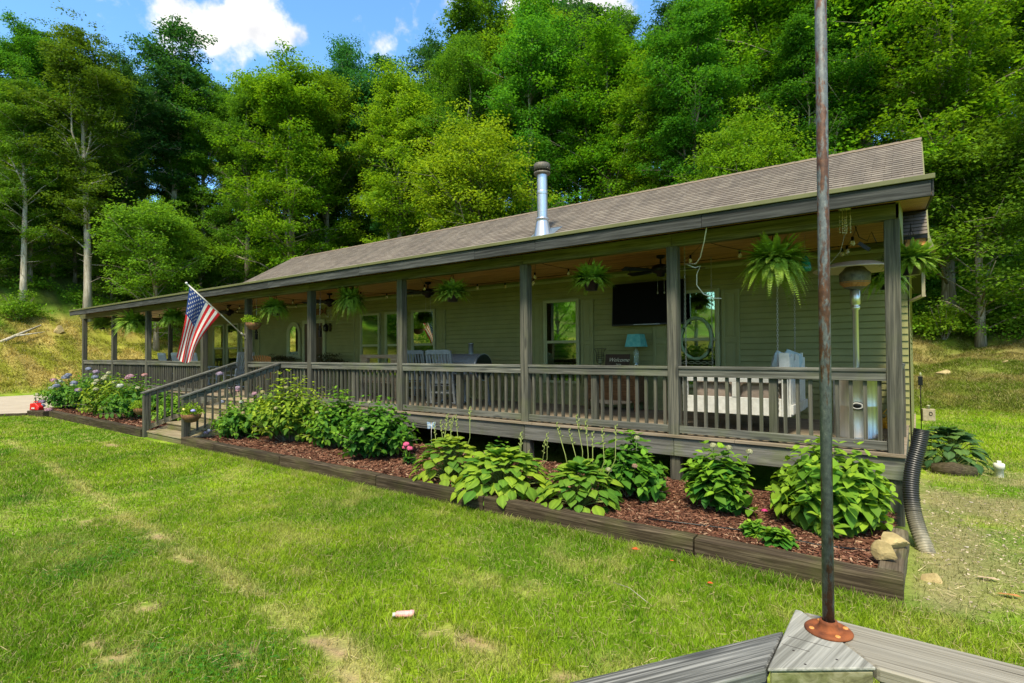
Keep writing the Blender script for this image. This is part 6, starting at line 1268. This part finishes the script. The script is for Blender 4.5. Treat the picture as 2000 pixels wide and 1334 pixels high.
# ================================================================== foreground deck rail with rusty pole
dr_ = thing('deck_rail', 'silver grey wooden rail corner in the foreground carrying the rusty pole', 'railing', (0, 0, 0), 0)
RZ = .238
def slab(name, org, ang, pts, z0, z1, mat, bev=.005):
    """board outline pts in world xy, mesh stored in a frame turned by ang so the grain follows the board"""
    ca, sa = math.cos(-ang), math.sin(-ang); lp = [((x-org[0])*ca-(y-org[1])*sa, (x-org[0])*sa+(y-org[1])*ca) for x, y in pts]
    o = MB().prism(lp, z0, z1).build(name, mat, dr_, bev); o.location = (org[0], org[1], 0); o.rotation_euler.z = ang; return o
AL = math.atan2(-1.523, -1)
slab('corner_cap', (-.24, -5.05), R(-12), [(-.352, -5.325), (-.106, -5.140), (-.332, -4.888), (-.352, -4.888)], RZ-.010, RZ, wood_cap, .003)
capk = slab('rail_cap', (0, -5.0), 0, [(-.326, -4.885), (-.102, -5.136), (.02, -5.136), (2.6, -5.116), (2.6, -4.88), (.23, -4.888)], RZ-.043, RZ-.002, wood_capx)
slab('rail_cap', (-.36, -5.18), AL, [(-.358, -5.062), (-.358, -5.322), (-2.13, -8.02), (-2.30, -8.02)], RZ-.044, RZ-.003, wood_capd)
MB().box(-.10, 2.6, -5.115, -5.075, RZ-.22, RZ-.045).build('face_board', wood_capd, dr_, .004)
MB().prism([(-.349, -5.316), (-.110, -5.138), (-.30, -4.93), (-.349, -4.93)], -.85, RZ-.012).build('corner_post', wood_mossy, dr_, .006)
slab('face_board', (-.36, -5.3), AL, [(-.362, -5.28), (-.362, -5.32), (-2.0, -7.82), (-2.0, -7.76)], RZ-.2, RZ-.046, wood_capd, .003)
nl_ = simple('nail_head', (.04, .03, .025), (.02, .015, .012), 30, .6)
for x, y in ((-.31, -5.18), (-.27, -5.24), (-.20, -5.16), (.55, -4.93), (.55, -5.09), (1.2, -4.94)): MB().lathe([(0, .0008), (.004, .0006), (.0045, 0)], n=8).build('nail', nl_, dr_, 0, (x, y, RZ-.0005 if x < -.1 else RZ-.002))
for a_, b_ in (((-.34, -5.10), (-.22, -5.115)), ((-.345, -5.16), (-.27, -5.165))): MB().box(a_[0], b_[0], a_[1], a_[1]+.0018, RZ-.001, RZ+.0004).build('saw_crack', nl_, dr_)
crk = MB()
for (x, y, L_) in ((.1, -4.95, .5), (.35, -5.07, .7), (.9, -4.99, .6), (.6, -5.03, .3), (1.5, -5.05, .7)): crk.add([(x, y, RZ-.0012), (x+L_*.5, y-.0022, RZ-.0012), (x+L_, y+.003, RZ-.0012), (x+L_*.5, y+.0022, RZ-.0012)], [(0, 1, 2, 3)])
crk.build('check_cracks', nl_, dr_)
kn = MB().lathe([(0, 0), (.022, 0), (.02, .0015), (0, .002)], n=20).build('knot', simple('knot_brown', (.24, .15, .07), (.14, .09, .05), 40, .8), capk); kn.location = (-.02, -5.01, RZ-.0018); kn.scale = (1.9, 1.0, 1)
for x, y in ((.26, -5.04), (.22, -5.0), (.4, -5.03)): 
    o = MB().lathe([(0, 0), (.009, 0), (.005, .002), (0, .003)], n=7).build('paint_drop', white_p, capk); o.location = (x, y, RZ-.0018); o.scale = (1.3, .6, 1)
for x in (-.31, -.14, .8, 1.9): pass
t = thing('rusty_pole', 'tall rusty blue grey steel pole screwed upright on the foreground rail', 'pole', (-.24, -4.99, RZ), 0)
t.rotation_euler = (0, R(.25), 0)
MB().tube([(0, 0, .02), (0, 0, 1.2), (0, 0, 3.6)], .0172, 28).build('pipe', pole_m, t)
fg = MB().lathe([(0, 0), (.068, 0), (.069, .004), (.064, .009), (.045, .009), (.04, .007), (.034, .009), (.0285, .014), (.026, .026), (.0255, .034), (.019, .035)], n=40).build('flange', rust, t)
for k in range(4):
    a = k*math.pi/2+.6; x, y = .053*math.cos(a), .053*math.sin(a); o = MB().lathe([(.0, .0125), (.004, .0125), (.0075, .0115), (.008, .009)], n=12).lathe([(.0, .013), (.0022, .013)], n=6).build('screw', simple('brass_rust', (.65, .28, .07), (.5, .2, .05), 40, .5) if k == 0 else bpy.data.materials['brass_rust'], fg); o.location = (x, y, 0)
